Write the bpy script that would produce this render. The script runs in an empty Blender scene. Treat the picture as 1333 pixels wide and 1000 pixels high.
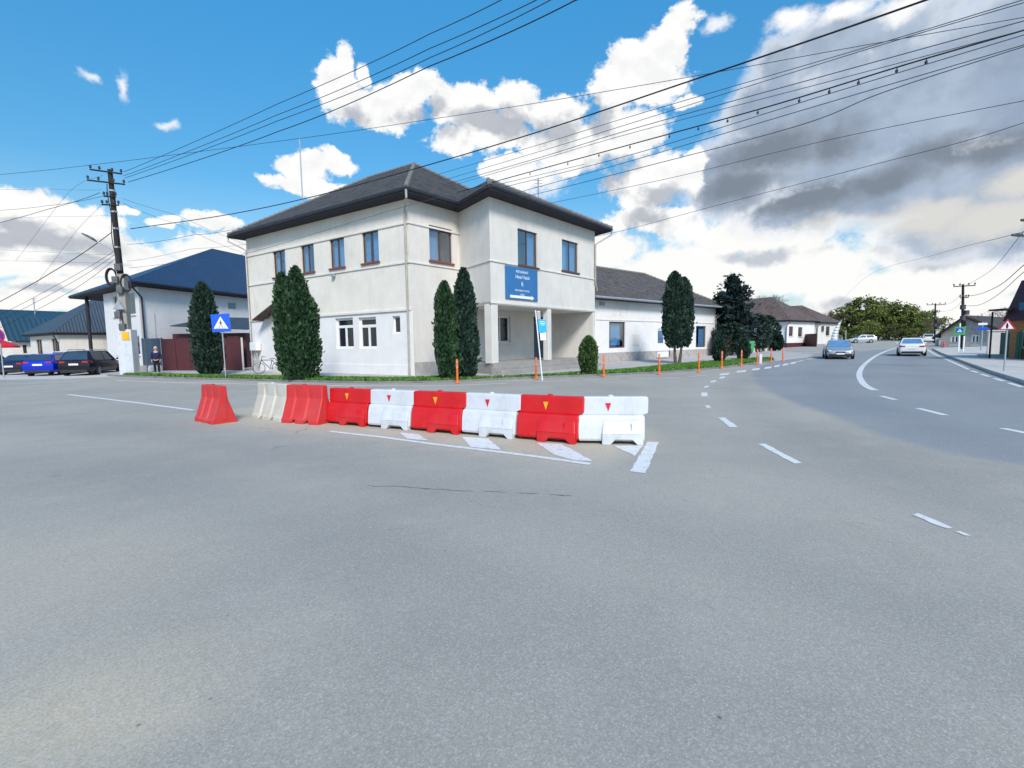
import bpy, math, random
from math import sin, cos, tan, pi, atan, atan2, radians, sqrt
from mathutils import Vector, Matrix, noise
random.seed(7)
scene = bpy.context.scene
COL = scene.collection

# ------------------------------------------------------------------ camera
F, CX, CY, EYE = 620.0, 666.5, 500.0, 1.65
HZ, HS = 447.3, 0.0152                 # horizon height at the centre and its slope
PITCH, ROLL = atan((CY-HZ)/F), atan(HS)
_R = Vector((1, 0, 0)); _U = Vector((0, sin(PITCH), cos(PITCH))); FW = Vector((0, cos(PITCH), -sin(PITCH)))
RR = _R*cos(ROLL) - _U*sin(ROLL); UU = _U*cos(ROLL) + _R*sin(ROLL)
ORG = Vector((0, 0, EYE))
cd = bpy.data.cameras.new('camera'); cam = bpy.data.objects.new('camera', cd); COL.objects.link(cam)
cd.sensor_width = 36.0; cd.lens = F/1333*36; cd.clip_end = 5000; cd.clip_start = 0.05
cam.matrix_world = Matrix(((RR.x, UU.x, -FW.x, 0), (RR.y, UU.y, -FW.y, 0), (RR.z, UU.z, -FW.z, EYE), (0, 0, 0, 1)))
scene.camera = cam
scene.view_settings.view_transform = 'Standard'; scene.view_settings.look = 'None'
scene.view_settings.exposure = 1.15; scene.view_settings.gamma = 1.0; scene.view_settings.use_curve_mapping = False

def ray(px, py): return FW + RR*((px-CX)/F) + UU*((CY-py)/F)
def rise(x, y):                         # the main road climbs gently to the right
    s = x*0.64 + y*0.77 - 38
    return 0.011*(s if s > 0 else 0)
def gp(px, py, dz=0.0):                 # where a sight line meets the ground (or dz above it)
    d = ray(px, py); z = dz
    for _ in range(25):
        t = (z-EYE)/d.z; p = ORG + d*t
        z2 = rise(p.x, p.y) + dz
        if abs(z2-z) < 1e-5: break
        z = 0.6*z + 0.4*z2
    p.z = rise(p.x, p.y) + dz
    return p
def at(px, py, Y):
    d = ray(px, py); return ORG + d*(Y/d.y)

# ------------------------------------------------------------------ sky and sun
SUN_EL, SUN_AZ = radians(40), radians(168)       # azimuth measured from +Y towards +X
sd = bpy.data.lights.new('sun', 'SUN'); sd.energy = 1.7; sd.angle = radians(14); sd.color = (1.0, 0.95, 0.88)
sun = bpy.data.objects.new('sun', sd); COL.objects.link(sun)
sv = Vector((sin(SUN_AZ)*cos(SUN_EL), cos(SUN_AZ)*cos(SUN_EL), sin(SUN_EL)))
sun.rotation_euler = (-sv).to_track_quat('-Z', 'Y').to_euler()

def build_world():
    w = bpy.data.worlds.new('World'); scene.world = w; w.use_nodes = True
    nt = w.node_tree; nt.nodes.clear(); N = nt.nodes.new; L = nt.links.new
    out = N('ShaderNodeOutputWorld'); bg = N('ShaderNodeBackground'); bg.inputs['Strength'].default_value = 0.1
    L(bg.outputs[0], out.inputs[0])
    w.cycles.sampling_method = 'MANUAL'; w.cycles.sample_map_resolution = 512
    def V(x):
        return x
    def math_(op, a, b=None, c=None, clamp=False):
        n = N('ShaderNodeMath'); n.operation = op; n.use_clamp = clamp
        for i, x in enumerate((a, b, c)):
            if x is None: continue
            if isinstance(x, (int, float)): n.inputs[i].default_value = x
            else: L(x, n.inputs[i])
        return n.outputs[0]
    def vmath(op, a, b, scalar=False):
        n = N('ShaderNodeVectorMath'); n.operation = op
        for i, x in enumerate((a, b)):
            if x is None: continue
            if isinstance(x, (tuple, Vector)): n.inputs[i].default_value = x
            else: L(x, n.inputs[i])
        return n.outputs['Value'] if scalar else n.outputs[0]
    def mixc(f, a, b):
        n = N('ShaderNodeMix'); n.data_type = 'RGBA'
        if isinstance(f, (int, float)): n.inputs[0].default_value = f
        else: L(f, n.inputs[0])
        for i, x in ((6, a), (7, b)):
            if isinstance(x, tuple): n.inputs[i].default_value = (*x, 1)
            else: L(x, n.inputs[i])
        return n.outputs[2]
    def ramp(x, lo, hi):
        n = N('ShaderNodeMapRange'); n.interpolation_type = 'SMOOTHSTEP'
        L(x, n.inputs[0]); n.inputs[1].default_value = lo; n.inputs[2].default_value = hi
        return n.outputs[0]
    sky = N('ShaderNodeTexSky'); sky.sky_type = 'NISHITA'; sky.sun_disc = False
    sky.sun_elevation = SUN_EL; sky.sun_rotation = SUN_AZ; sky.dust_density = 0.6; sky.ozone_density = 1.6; sky.air_density = 1.0
    hs = N('ShaderNodeHueSaturation'); hs.inputs['Saturation'].default_value = 1.38; hs.inputs['Hue'].default_value = 0.487
    hs.inputs['Value'].default_value = SKYV
    L(sky.outputs[0], hs.inputs['Color'])
    tc = N('ShaderNodeTexCoord'); sep = N('ShaderNodeSeparateXYZ'); L(tc.outputs['Generated'], sep.inputs[0])
    x, y, z = sep.outputs
    az = math_('ARCTAN2', x, y)
    hyp = math_('SQRT', math_('ADD', math_('MULTIPLY', x, x), math_('MULTIPLY', y, y)))
    el = math_('DIVIDE', z, math_('MAXIMUM', hyp, 0.02))
    comb = N('ShaderNodeCombineXYZ'); L(az, comb.inputs[0]); L(el, comb.inputs[1])
    P = comb.outputs[0]
    def noise_(scale, detail, rough, w0=0.0, vec=None):
        n = N('ShaderNodeTexNoise'); n.inputs['Scale'].default_value = scale; n.inputs['Detail'].default_value = detail
        n.inputs['Roughness'].default_value = rough
        L(vmath('ADD', vec or P, (w0, w0*0.7, w0*0.3)), n.inputs['Vector'])
        return n
    n1 = noise_(5.0, 3, 0.5); n2 = noise_(16.0, 8, 0.62, 3.1)
    w1 = vmath('MULTIPLY', vmath('SUBTRACT', n1.outputs['Color'], (.5, .5, .5)), (.07, .07, 0))
    w2 = vmath('MULTIPLY', vmath('SUBTRACT', n2.outputs['Color'], (.5, .5, .5)), (.042, .042, 0))
    Q = vmath('ADD', vmath('ADD', P, w1), w2)
    def conv(px, py):
        d = ray(px, py); return atan2(d.x, d.y), d.z/sqrt(d.x*d.x+d.y*d.y)
    def field(blobs, vec):
        res = None
        for (px, py, rx, ry) in blobs:
            a0, e0 = conv(px, py); a1, _ = conv(px+rx, py); _, e1 = conv(px, py-ry)
            dx, dy = max(abs(a1-a0), .004), max(abs(e1-e0), .004)
            v = vmath('MULTIPLY', vmath('SUBTRACT', vec, (a0, e0, 0)), (1/dx, 1/dy, 0))
            val = math_('SUBTRACT', 1.0, vmath('LENGTH', v, None, True))
            if res is None: res = val
            else: res = math_('SMOOTH_MAX', res, val, 0.12)
        return res
    fb = noise_(14.0, 10, 0.66, 7.7); fc = noise_(44.0, 6, 0.65, 2.2)
    fbs = math_('ADD', math_('SUBTRACT', fb.outputs['Fac'], 0.5), math_('MULTIPLY', math_('SUBTRACT', fc.outputs['Fac'], 0.5), .45))
    white = field(WHITE_CLOUDS, Q)
    fw = math_('ADD', white, math_('MULTIPLY', fbs, 1.55))
    aw = ramp(fw, 0.0, 0.30)
    lay = field(LAYER_CLOUDS, Q)
    flay = math_('ADD', lay, math_('MULTIPLY', fbs, 0.8))
    al = ramp(flay, 0.0, 0.32)
    up = noise_(14.0, 6, 0.55, 7.7, vmath('ADD', P, (-.004, .022, 0))); here = noise_(14.0, 6, 0.55, 7.7)
    relief = math_('SUBTRACT', up.outputs['Fac'], here.outputs['Fac'])          # denser above = underside of a billow
    grey = ramp(math_('ADD', field(GREY_SHADES, Q), math_('ADD', math_('MULTIPLY', fbs, .7), math_('MULTIPLY', relief, 3.2))), -0.25, 0.75)
    relr = ramp(relief, -0.12, 0.14)
    dark = field(DARK_CLOUDS, Q)
    fd = math_('ADD', math_('ADD', dark, .12), math_('MULTIPLY', fbs, 0.85))
    ad = ramp(fd, -0.16, 0.38)
    core = ramp(fd, 0.10, 0.55)
    dk2 = ramp(math_('ADD', field(DARK_SHADES, Q), math_('MULTIPLY', fbs, 1.0)), -0.15, 0.8)
    soft = noise_(4.0, 5, 0.5, 12.3); softf = ramp(soft.outputs['Fac'], 0.3, 0.7)
    K = 10.0
    def c(r, g, b): return (r*K*CLV, g*K*CLV, b*K*CLV)
    lv = N('ShaderNodeMapRange'); L(el, lv.inputs[0]); lv.inputs[1].default_value = 0.0; lv.inputs[2].default_value = .75; lv.inputs[3].default_value = .42; lv.inputs[4].default_value = 1.0; lv.clamp = True
    base = vmath('SCALE', hs.outputs[0], None); L(lv.outputs[0], base.node.inputs['Scale'])
    # pale air low down
    hz = N('ShaderNodeMapRange'); L(el, hz.inputs[0]); hz.inputs[1].default_value = 0.0; hz.inputs[2].default_value = 0.30
    hz.inputs[3].default_value = 0.45; hz.inputs[4].default_value = 0.0; hz.clamp = True
    base = mixc(hz.outputs[0], base, c(.62, .80, .94))
    layc = mixc(grey, c(.97, .97, .95), c(.56, .60, .66))
    base = mixc(al, base, layc)
    darkc = mixc(softf, c(.30, .39, .53), c(.54, .63, .76)); darkc = mixc(math_('MULTIPLY', relr, .40), darkc, c(.25, .32, .42))
    darkc = mixc(dk2, darkc, c(.22, .26, .32))
    warm = ramp(math_('ADD', field(WARM_SHADES, Q), math_('MULTIPLY', fbs, 0.8)), -0.1, 0.7)
    darkc = mixc(warm, darkc, c(.70, .70, .68))
    edge = mixc(core, c(.80, .84, .90), darkc)
    base = mixc(ad, base, edge)
    whc = mixc(grey, c(1.02, 1.02, 1.0), c(.46, .49, .55)); whc = mixc(math_('MULTIPLY', relr, .30), whc, c(.62, .65, .70))
    base = mixc(aw, base, whc)
    fs = math_('ADD', field(SOFT_CLOUDS, Q), math_('MULTIPLY', fbs, 1.3))
    base = mixc(ramp(fs, -0.05, 0.75), base, c(1.0, 1.0, .99))
    ft = math_('ADD', field([(215,156,24,11),(112,94,22,11),(163,108,12,26),(935,33,24,13)], Q), math_('MULTIPLY', fbs, 2.2))
    base = mixc(math_('MULTIPLY', ramp(ft, 0.1, 1.0), .85), base, c(1.0, 1.0, 1.0))
    # ground half of the sphere: dull grey
    below = N('ShaderNodeMapRange'); L(z, below.inputs[0]); below.inputs[1].default_value = -0.02; below.inputs[2].default_value = -0.005; below.clamp = True
    base = mixc(below.outputs[0], c(.2, .2, .2), base)
    L(base, bg.inputs['Color'])

SKYV, CLV = 1.15, 0.46
WHITE_CLOUDS = [
 (440,118,34,46),(455,80,15,34),(430,95,20,20),(478,95,10,22),(475,140,30,28),(545,112,42,28),(520,140,45,32),(600,140,60,36),(672,132,40,32),(640,175,60,26),(590,185,40,20),
 (725,150,50,34),(740,190,70,40),(800,110,40,50),(815,70,34,34),(870,60,40,40),(890,25,26,24),(850,100,50,40),(815,170,60,50),(845,240,70,52),(905,220,26,40),(895,125,18,12),
 (870,285,55,26),(830,285,60,26),(660,215,40,16),(690,290,10,8),
 (425,212,42,20),(400,225,40,24),(365,240,30,11),(435,200,26,12),(400,250,60,14),
 (30,262,90,30),(60,290,110,44),(120,320,100,30),(20,310,110,50),(180,328,50,18),(270,290,40,12),(300,312,60,14),(215,285,26,8),(165,268,22,10)]
SOFT_CLOUDS = [(1030,28,44,18),(1185,10,66,24),(1105,14,60,20),(690,230,60,30),(900,300,50,30)]
LAYER_CLOUDS = [
 (60,350,120,26),(150,352,90,20),(30,395,120,18),(90,378,90,12),(220,345,120,18),(300,330,90,26),(180,380,140,20),
 (900,360,160,46),(1040,345,130,44),(1140,380,160,34),(1260,360,160,44),(1330,330,120,70),(1000,300,130,36),(1240,310,200,40),(1160,420,300,40),(760,330,90,30),(700,300,60,30)]
DARK_CLOUDS = [
 (1000,150,70,56),(960,210,66,54),(1060,200,130,80),(1150,130,150,100),(1080,70,90,56),(1010,90,40,40),(1250,120,150,110),(1330,100,140,130),(1180,240,170,60),(1290,240,160,80),(960,250,80,36),(1060,275,120,30),(1150,45,110,40),(1250,300,130,34),(1330,300,120,44),(1350,20,120,70)]
DARK_SHADES = [(960,245,80,30),(1050,265,120,26),(1150,240,110,24),(900,180,40,40),(1000,200,90,40),(1080,190,60,36),(1270,200,150,30)]
WARM_SHADES = [(1200,290,160,30),(1300,290,140,40),(1080,300,90,18),(1330,240,90,30)]
GREY_SHADES = [(650,165,90,24),(720,175,50,22),(560,150,40,16),(790,230,36,26),(870,300,60,20),(780,160,22,36),(840,290,50,18),(60,310,90,18),(20,285,50,14),(110,345,90,10),(460,150,18,12),(60,385,60,6),(1100,390,40,10),(860,260,40,20),(1000,330,60,10),(1230,330,120,16)]
build_world()
# ------------------------------------------------------------------ helpers
class MB:
    """collects vertices and faces, then links them as one mesh object"""
    def __init__(s): s.v = []; s.f = []; s.T = None
    def add(s, vs, fs):
        o = len(s.v)
        if s.T: vs = [s.T(Vector(p)) for p in vs]
        s.v.extend([tuple(p) for p in vs]); s.f.extend([tuple(i+o for i in f) for f in fs])
    def quad(s, a, b, c, d): s.add([a, b, c, d], [(0, 1, 2, 3)])
    def poly(s, pts): s.add(pts, [tuple(range(len(pts)))])
    def box(s, c, d, rz=0.0, M=None):
        x, y, z = d[0]/2, d[1]/2, d[2]/2
        vs = [Vector(p) for p in ((-x,-y,-z),(x,-y,-z),(x,y,-z),(-x,y,-z),(-x,-y,z),(x,-y,z),(x,y,z),(-x,y,z))]
        m = M if M is not None else Matrix.Rotation(rz, 3, 'Z')
        s.add([m @ p + Vector(c) for p in vs], [(0,3,2,1),(4,5,6,7),(0,1,5,4),(1,2,6,5),(2,3,7,6),(3,0,4,7)])
    def prism(s, poly, z0, z1):          # polygon of (x, y), counter-clockwise
        n = len(poly)
        vs = [(p[0], p[1], z0) for p in poly] + [(p[0], p[1], z1) for p in poly]
        s.add(vs, [tuple(range(n-1, -1, -1)), tuple(range(n, 2*n))] + [(i, (i+1) % n, n+(i+1) % n, n+i) for i in range(n)])
    def tube(s, pts, r, seg=8, cap=True):
        pts = [Vector(p) for p in pts]; n = len(pts)
        rs = r if isinstance(r, (list, tuple)) else [r]*n
        vs = []; up = None
        for i, p in enumerate(pts):
            t = (pts[min(i+1, n-1)] - pts[max(i-1, 0)])
            if t.length < 1e-9: t = Vector((0, 0, 1))
            t.normalize()
            if up is None:
                up = Vector((0, 0, 1)) if abs(t.z) < .9 else Vector((1, 0, 0))
            a = t.cross(up); a.normalize(); b = a.cross(t); up = b
            for k in range(seg):
                th = 2*pi*k/seg; vs.append(p + a*(cos(th)*rs[i]) + b*(sin(th)*rs[i]))
        fs = []
        for i in range(n-1):
            for k in range(seg):
                k2 = (k+1) % seg
                fs.append((i*seg+k, i*seg+k2, (i+1)*seg+k2, (i+1)*seg+k))
        if cap: fs += [tuple(range(seg-1, -1, -1)), tuple((n-1)*seg+k for k in range(seg))]
        s.add(vs, fs)
    def lathe(s, prof, seg=20, M=None, c=(0, 0, 0)):     # prof: (radius, z)
        vs = []
        for (r, z) in prof:
            for k in range(seg): vs.append(Vector((r*cos(2*pi*k/seg), r*sin(2*pi*k/seg), z)))
        if M is not None: vs = [M @ v for v in vs]
        vs = [v + Vector(c) for v in vs]
        fs = []
        for i in range(len(prof)-1):
            for k in range(seg):
                k2 = (k+1) % seg; fs.append((i*seg+k, i*seg+k2, (i+1)*seg+k2, (i+1)*seg+k))
        fs += [tuple(range(seg-1, -1, -1)), tuple((len(prof)-1)*seg+k for k in range(seg))]
        s.add(vs, fs)
    def loft(s, rings, cap=True):
        n = len(rings[0]); vs = [p for r in rings for p in r]; fs = []
        for i in range(len(rings)-1):
            for k in range(n):
                k2 = (k+1) % n; fs.append((i*n+k, i*n+k2, (i+1)*n+k2, (i+1)*n+k))
        if cap: fs += [tuple(range(n-1, -1, -1)), tuple((len(rings)-1)*n+k for k in range(n))]
        s.add(vs, fs)
    def build(s, name, mat, parent=None, smooth=False, bevel=0.0, fix=True):
        me = bpy.data.meshes.new(name); me.from_pydata(s.v, [], s.f)
        me.update()
        if fix:
            import bmesh
            bm = bmesh.new(); bm.from_mesh(me); bmesh.ops.recalc_face_normals(bm, faces=bm.faces); bm.to_mesh(me); bm.free()
        if mat: me.materials.append(mat)
        o = bpy.data.objects.new(name, me); COL.objects.link(o)
        if parent: o.parent = parent
        if smooth:
            me.polygons.foreach_set('use_smooth', [True]*len(me.polygons))
            try: me.set_sharp_from_angle(angle=radians(38))
            except Exception: pass
        if bevel:
            b = o.modifiers.new('bevel', 'BEVEL'); b.width = bevel; b.segments = 2; b.limit_method = 'ANGLE'; b.angle_limit = radians(35)
        return o

def tag(o, label=None, cat=None, group=None, kind=None):
    if label: o['label'] = label
    if cat: o['category'] = cat
    if group: o['group'] = group
    if kind: o['kind'] = kind
    return o
def empty(name, loc, rz=0.0, label=None, cat=None, group=None):
    o = bpy.data.objects.new(name, None); COL.objects.link(o); o.location = loc; o.rotation_euler = (0, 0, rz)
    o.empty_display_size = 0.3
    return tag(o, label, cat, group)
def dup(o, loc=None, rz=None, label=None, parent=None, kids=True):
    c = o.copy(); COL.objects.link(c)
    if parent: c.parent = parent
    for ch in list(o.children): dup(ch, parent=c)
    if loc is not None: c.location = loc
    if rz is not None: c.rotation_euler = (0, 0, rz)
    if label: c['label'] = label
    return c

def col_mat(name, color, rough=0.7, var=0.12, scale=3.0, bump=0.0, bscale=60.0, metal=0.0, spec=0.5, coat=0.0, stain=None, stain_scale=0.7, stain_amt=0.4, emit=None, streak=0.0):
    m = bpy.data.materials.new(name); m.use_nodes = True; nt = m.node_tree; N = nt.nodes.new; L = nt.links.new
    b = nt.nodes['Principled BSDF']; b.inputs['Roughness'].default_value = rough; b.inputs['Metallic'].default_value = metal
    b.inputs['Specular IOR Level'].default_value = spec; b.inputs['Coat Weight'].default_value = coat
    tc = N('ShaderNodeTexCoord')
    n = N('ShaderNodeTexNoise'); n.inputs['Scale'].default_value = scale; n.inputs['Detail'].default_value = 7; n.inputs['Roughness'].default_value = 0.6
    L(tc.outputs['Object'], n.inputs['Vector'])
    r = N('ShaderNodeMapRange'); L(n.outputs['Fac'], r.inputs[0]); r.inputs[1].default_value = .25; r.inputs[2].default_value = .75
    r.inputs[3].default_value = 1-var; r.inputs[4].default_value = 1+var
    mx = N('ShaderNodeVectorMath'); mx.operation = 'SCALE'; mx.inputs[0].default_value = color; L(r.outputs[0], mx.inputs['Scale'])
    outc = mx.outputs[0]
    if stain:
        n2 = N('ShaderNodeTexNoise'); n2.inputs['Scale'].default_value = stain_scale; n2.inputs['Detail'].default_value = 9; n2.inputs['Roughness'].default_value = 0.68
        L(tc.outputs['Object'], n2.inputs['Vector'])
        r2 = N('ShaderNodeMapRange'); L(n2.outputs['Fac'], r2.inputs[0]); r2.inputs[1].default_value = .48; r2.inputs[2].default_value = .72; r2.inputs[4].default_value = stain_amt
        mm = N('ShaderNodeMix'); mm.data_type = 'RGBA'; L(r2.outputs[0], mm.inputs[0]); L(outc, mm.inputs[6]); mm.inputs[7].default_value = (*stain, 1)
        outc = mm.outputs[2]
    if streak:                           # rain runs and dirt tails
        mp = N('ShaderNodeMapping'); mp.inputs['Scale'].default_value = (2.4, 2.4, .35); L(tc.outputs['Object'], mp.inputs[0])
        n3 = N('ShaderNodeTexNoise'); n3.inputs['Scale'].default_value = 1.6; n3.inputs['Detail'].default_value = 8; n3.inputs['Roughness'].default_value = .7; L(mp.outputs[0], n3.inputs['Vector'])
        r3 = N('ShaderNodeMapRange'); L(n3.outputs['Fac'], r3.inputs[0]); r3.inputs[1].default_value = .52; r3.inputs[2].default_value = .74; r3.inputs[4].default_value = streak*1.6
        m3 = N('ShaderNodeMix'); m3.data_type = 'RGBA'; L(r3.outputs[0], m3.inputs[0]); L(outc, m3.inputs[6]); m3.inputs[7].default_value = (color[0]*.55, color[1]*.53, color[2]*.50, 1); outc = m3.outputs[2]
    L(outc, b.inputs['Base Color'])
    if bump:
        nb = N('ShaderNodeTexNoise'); nb.inputs['Scale'].default_value = bscale; nb.inputs['Detail'].default_value = 6
        L(tc.outputs['Object'], nb.inputs['Vector'])
        bp = N('ShaderNodeBump'); bp.inputs['Strength'].default_value = bump; bp.inputs['Distance'].default_value = 0.02
        L(nb.outputs['Fac'], bp.inputs['Height']); L(bp.outputs[0], b.inputs['Normal'])
    if emit:
        b.inputs['Emission Color'].default_value = (*emit[:3], 1); b.inputs['Emission Strength'].default_value = emit[3]
    return m

def tile_mat(name, c1, c2, rowh=0.17, width=0.2, moss=None, axis=(1, 0)):
    """overlapping clay tiles: rows follow the object's height, columns run along the given level axis"""
    m = bpy.data.materials.new(name); m.use_nodes = True; nt = m.node_tree; N = nt.nodes.new; L = nt.links.new
    b = nt.nodes['Principled BSDF']; b.inputs['Roughness'].default_value = 0.85
    at_ = N('ShaderNodeAttribute'); at_.attribute_name = 'uvpos'
    br = N('ShaderNodeTexBrick'); br.inputs['Scale'].default_value = 1.0
    br.inputs['Brick Width'].default_value = width; br.inputs['Row Height'].default_value = rowh
    br.inputs['Mortar Size'].default_value = 0.028; br.inputs['Mortar Smooth'].default_value = 0.4; br.inputs['Bias'].default_value = 0.0
    br.inputs['Color1'].default_value = (*c1, 1); br.inputs['Color2'].default_value = (*c2, 1); br.inputs['Mortar'].default_value = (c1[0]*.35, c1[1]*.35, c1[2]*.35, 1)
    L(at_.outputs['Vector'], br.inputs['Vector'])
    n = N('ShaderNodeTexNoise'); n.inputs['Scale'].default_value = 1.4; n.inputs['Detail'].default_value = 10; n.inputs['Roughness'].default_value = .82
    L(at_.outputs['Vector'], n.inputs['Vector'])
    r = N('ShaderNodeMapRange'); L(n.outputs['Fac'], r.inputs[0]); r.inputs[1].default_value = .42; r.inputs[2].default_value = .66; r.inputs[4].default_value = .85
    mm = N('ShaderNodeMix'); mm.data_type = 'RGBA'; L(r.outputs[0], mm.inputs[0]); L(br.outputs['Color'], mm.inputs[6])
    mo = moss or (c2[0]*1.6, c2[1]*1.6, c2[2]*1.5); mm.inputs[7].default_value = (*mo, 1)
    L(mm.outputs[2], b.inputs['Base Color'])
    sx = N('ShaderNodeSeparateXYZ'); L(at_.outputs['Vector'], sx.inputs[0])
    fr = N('ShaderNodeMath'); fr.operation = 'DIVIDE'; L(sx.outputs[1], fr.inputs[0]); fr.inputs[1].default_value = rowh
    f2 = N('ShaderNodeMath'); f2.operation = 'FRACT'; L(fr.outputs[0], f2.inputs[0])
    f3 = N('ShaderNodeMath'); f3.operation = 'SUBTRACT'; f3.inputs[0].default_value = 1.0; L(f2.outputs[0], f3.inputs[1])
    f4 = N('ShaderNodeMath'); f4.operation = 'MULTIPLY_ADD'; L(br.outputs['Fac'], f4.inputs[0]); f4.inputs[1].default_value = -0.8; L(f3.outputs[0], f4.inputs[2])
    bp = N('ShaderNodeBump'); bp.inputs['Strength'].default_value = 0.9; bp.inputs['Distance'].default_value = 0.05
    L(f4.outputs[0], bp.inputs['Height']); L(bp.outputs[0], b.inputs['Normal'])
    return m
def seam_mat(name, color, pitch=0.5, rough=0.45, rowh=0.35):
    """ribbed sheet-metal roofing"""
    m = bpy.data.materials.new(name); m.use_nodes = True; nt = m.node_tree; N = nt.nodes.new; L = nt.links.new
    b = nt.nodes['Principled BSDF']; b.inputs['Roughness'].default_value = rough
    at_ = N('ShaderNodeAttribute'); at_.attribute_name = 'uvpos'
    sx = N('ShaderNodeSeparateXYZ'); L(at_.outputs['Vector'], sx.inputs[0])
    def fm(op, a, v):
        n = N('ShaderNodeMath'); n.operation = op
        L(a, n.inputs[0]); n.inputs[1].default_value = v; return n.outputs[0]
    s1 = fm('SINE', fm('MULTIPLY', sx.outputs[0], 2*pi/pitch), 0)
    s2 = fm('FRACT', fm('DIVIDE', sx.outputs[1], rowh), 0)
    n = N('ShaderNodeTexNoise'); n.inputs['Scale'].default_value = 0.9; n.inputs['Detail'].default_value = 6; L(at_.outputs['Vector'], n.inputs['Vector'])
    r = N('ShaderNodeMapRange'); L(n.outputs['Fac'], r.inputs[0]); r.inputs[3].default_value = .75; r.inputs[4].default_value = 1.25
    mx = N('ShaderNodeVectorMath'); mx.operation = 'SCALE'; mx.inputs[0].default_value = color; L(r.outputs[0], mx.inputs['Scale'])
    L(mx.outputs[0], b.inputs['Base Color'])
    ad = N('ShaderNodeMath'); ad.operation = 'ADD'; L(s1, ad.inputs[0]); L(s2, ad.inputs[1])
    bp = N('ShaderNodeBump'); bp.inputs['Strength'].default_value = 0.6; bp.inputs['Distance'].default_value = 0.03
    L(ad.outputs[0], bp.inputs['Height']); L(bp.outputs[0], b.inputs['Normal'])
    return m
def roof_obj(name, faces, mat, parent):
    """roof slopes as one mesh; every face carries its own level/upslope coordinates for the tile pattern"""
    vs = []; fs = []; uv = []
    for f in faces:
        f = [Vector(p) for p in f]
        nrm = Vector((0, 0, 0))
        for i in range(1, len(f)-1): nrm += (f[i]-f[0]).cross(f[i+1]-f[0])
        nrm.normalize()
        if nrm.z < 0: nrm = -nrm
        lev = Vector((0, 0, 1)).cross(nrm)
        if lev.length < 1e-4: lev = Vector((1, 0, 0))
        lev.normalize(); up = nrm.cross(lev)
        o = len(vs)
        for p in f: vs.append(tuple(p)); uv.append((p.dot(lev), p.dot(up), 0))
        fs.append(tuple(range(o, o+len(f))))
    me = bpy.data.meshes.new(name); me.from_pydata(vs, [], fs); me.update()
    a = me.attributes.new('uvpos', 'FLOAT_VECTOR', 'POINT')
    for i, q in enumerate(uv): a.data[i].vector = q
    me.materials.append(mat); o = bpy.data.objects.new(name, me); COL.objects.link(o)
    if parent: o.parent = parent
    sm = o.modifiers.new('solid', 'SOLIDIFY'); sm.thickness = 0.06; sm.offset = -1
    return o
def text_mesh(name, body, size, mat, parent, M, extrude=0.002, align='CENTER', shear=0.0, xs=1.0):
    cu = bpy.data.curves.new(name, 'FONT'); cu.body = body; cu.size = size; cu.align_x = align; cu.align_y = 'CENTER'; cu.extrude = extrude; cu.shear = shear
    o = bpy.data.objects.new(name, cu); COL.objects.link(o)
    dg = bpy.context.evaluated_depsgraph_get(); me = bpy.data.meshes.new_from_object(o.evaluated_get(dg))
    bpy.data.objects.remove(o); me.name = name
    me.transform(M @ Matrix.Diagonal((xs, 1, 1, 1)))
    me.materials.append(mat); o = bpy.data.objects.new(name, me); COL.objects.link(o); o.parent = parent
    return o

# ------------------------------------------------------------------ materials
M_ = {}
M_['plaster_cream'] = col_mat('plaster_cream', (.745, .70, .62), .9, .06, 1.5, .25, 40, stain=(.50, .45, .38), stain_scale=.55, stain_amt=.35, streak=.15)
M_['plaster_grey'] = col_mat('plaster_grey', (.67, .64, .59), .9, .06, 1.5, .25, 40, stain=(.48, .46, .43), stain_scale=.6, stain_amt=.35, streak=.15)
M_['plaster_white'] = col_mat('plaster_white', (.76, .745, .73), .85, .05, 1.5, .2, 40, stain=(.52, .51, .50), stain_scale=.5, stain_amt=.30, streak=.10)
M_['plaster_damp_shaded'] = col_mat('plaster_damp_shaded', (.40, .38, .36), .95, .25, 3, .5, 30, stain=(.2, .19, .17), stain_scale=1.6, stain_amt=.7)
M_['trim'] = col_mat('trim', (.70, .67, .62), .9, .06, 2, .15, 40, stain=(.45, .42, .38), stain_scale=1.2, stain_amt=.4)
M_['win_brown'] = col_mat('win_brown', (.10, .055, .05), .5, .1)
M_['win_red'] = col_mat('win_red', (.20, .06, .05), .7, .2, 6)
M_['win_white'] = col_mat('win_white', (.78, .78, .78), .45, .04)
M_['glass'] = col_mat('glass', (.07, .17, .29), .05, .45, .9, spec=1.0)  # blue base colour stands in for sky reflected in the panes
M_['glass_dark'] = col_mat('glass_dark', (.02, .022, .028), .05, .3, 2, spec=.6)
M_['curtain'] = col_mat('curtain', (.30, .45, .55), .9, .25, 4)
M_['pipe'] = col_mat('pipe', (.42, .39, .34), .6, .25, 3, metal=.2)
M_['pipe_grey'] = col_mat('pipe_grey', (.35, .38, .42), .5, .15, 3, metal=.3)
M_['gutter'] = col_mat('gutter', (.045, .047, .06), .5, .2, 3, metal=.4)
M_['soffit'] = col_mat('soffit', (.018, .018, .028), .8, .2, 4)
M_['tile'] = tile_mat('tile', (.016, .014, .014), (.075, .064, .060), .34, .26, moss=(.105, .095, .078))
M_['tile_ridge'] = col_mat('tile_ridge', (.16, .15, .14), .9, .3, 6, .3, 20)
M_['tile_brown'] = tile_mat('tile_brown', (.055, .044, .042), (.13, .105, .095), .34, .24, moss=(.14, .125, .11))
M_['tile_red'] = tile_mat('tile_red', (.07, .045, .038), (.16, .095, .08), .36, .3, moss=(.17, .14, .12))
M_['roof_blue'] = seam_mat('roof_blue', (.016, .045, .105), .22, .42)
M_['roof_slate'] = seam_mat('roof_slate', (.04, .06, .085), .25, .6, .3)
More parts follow.
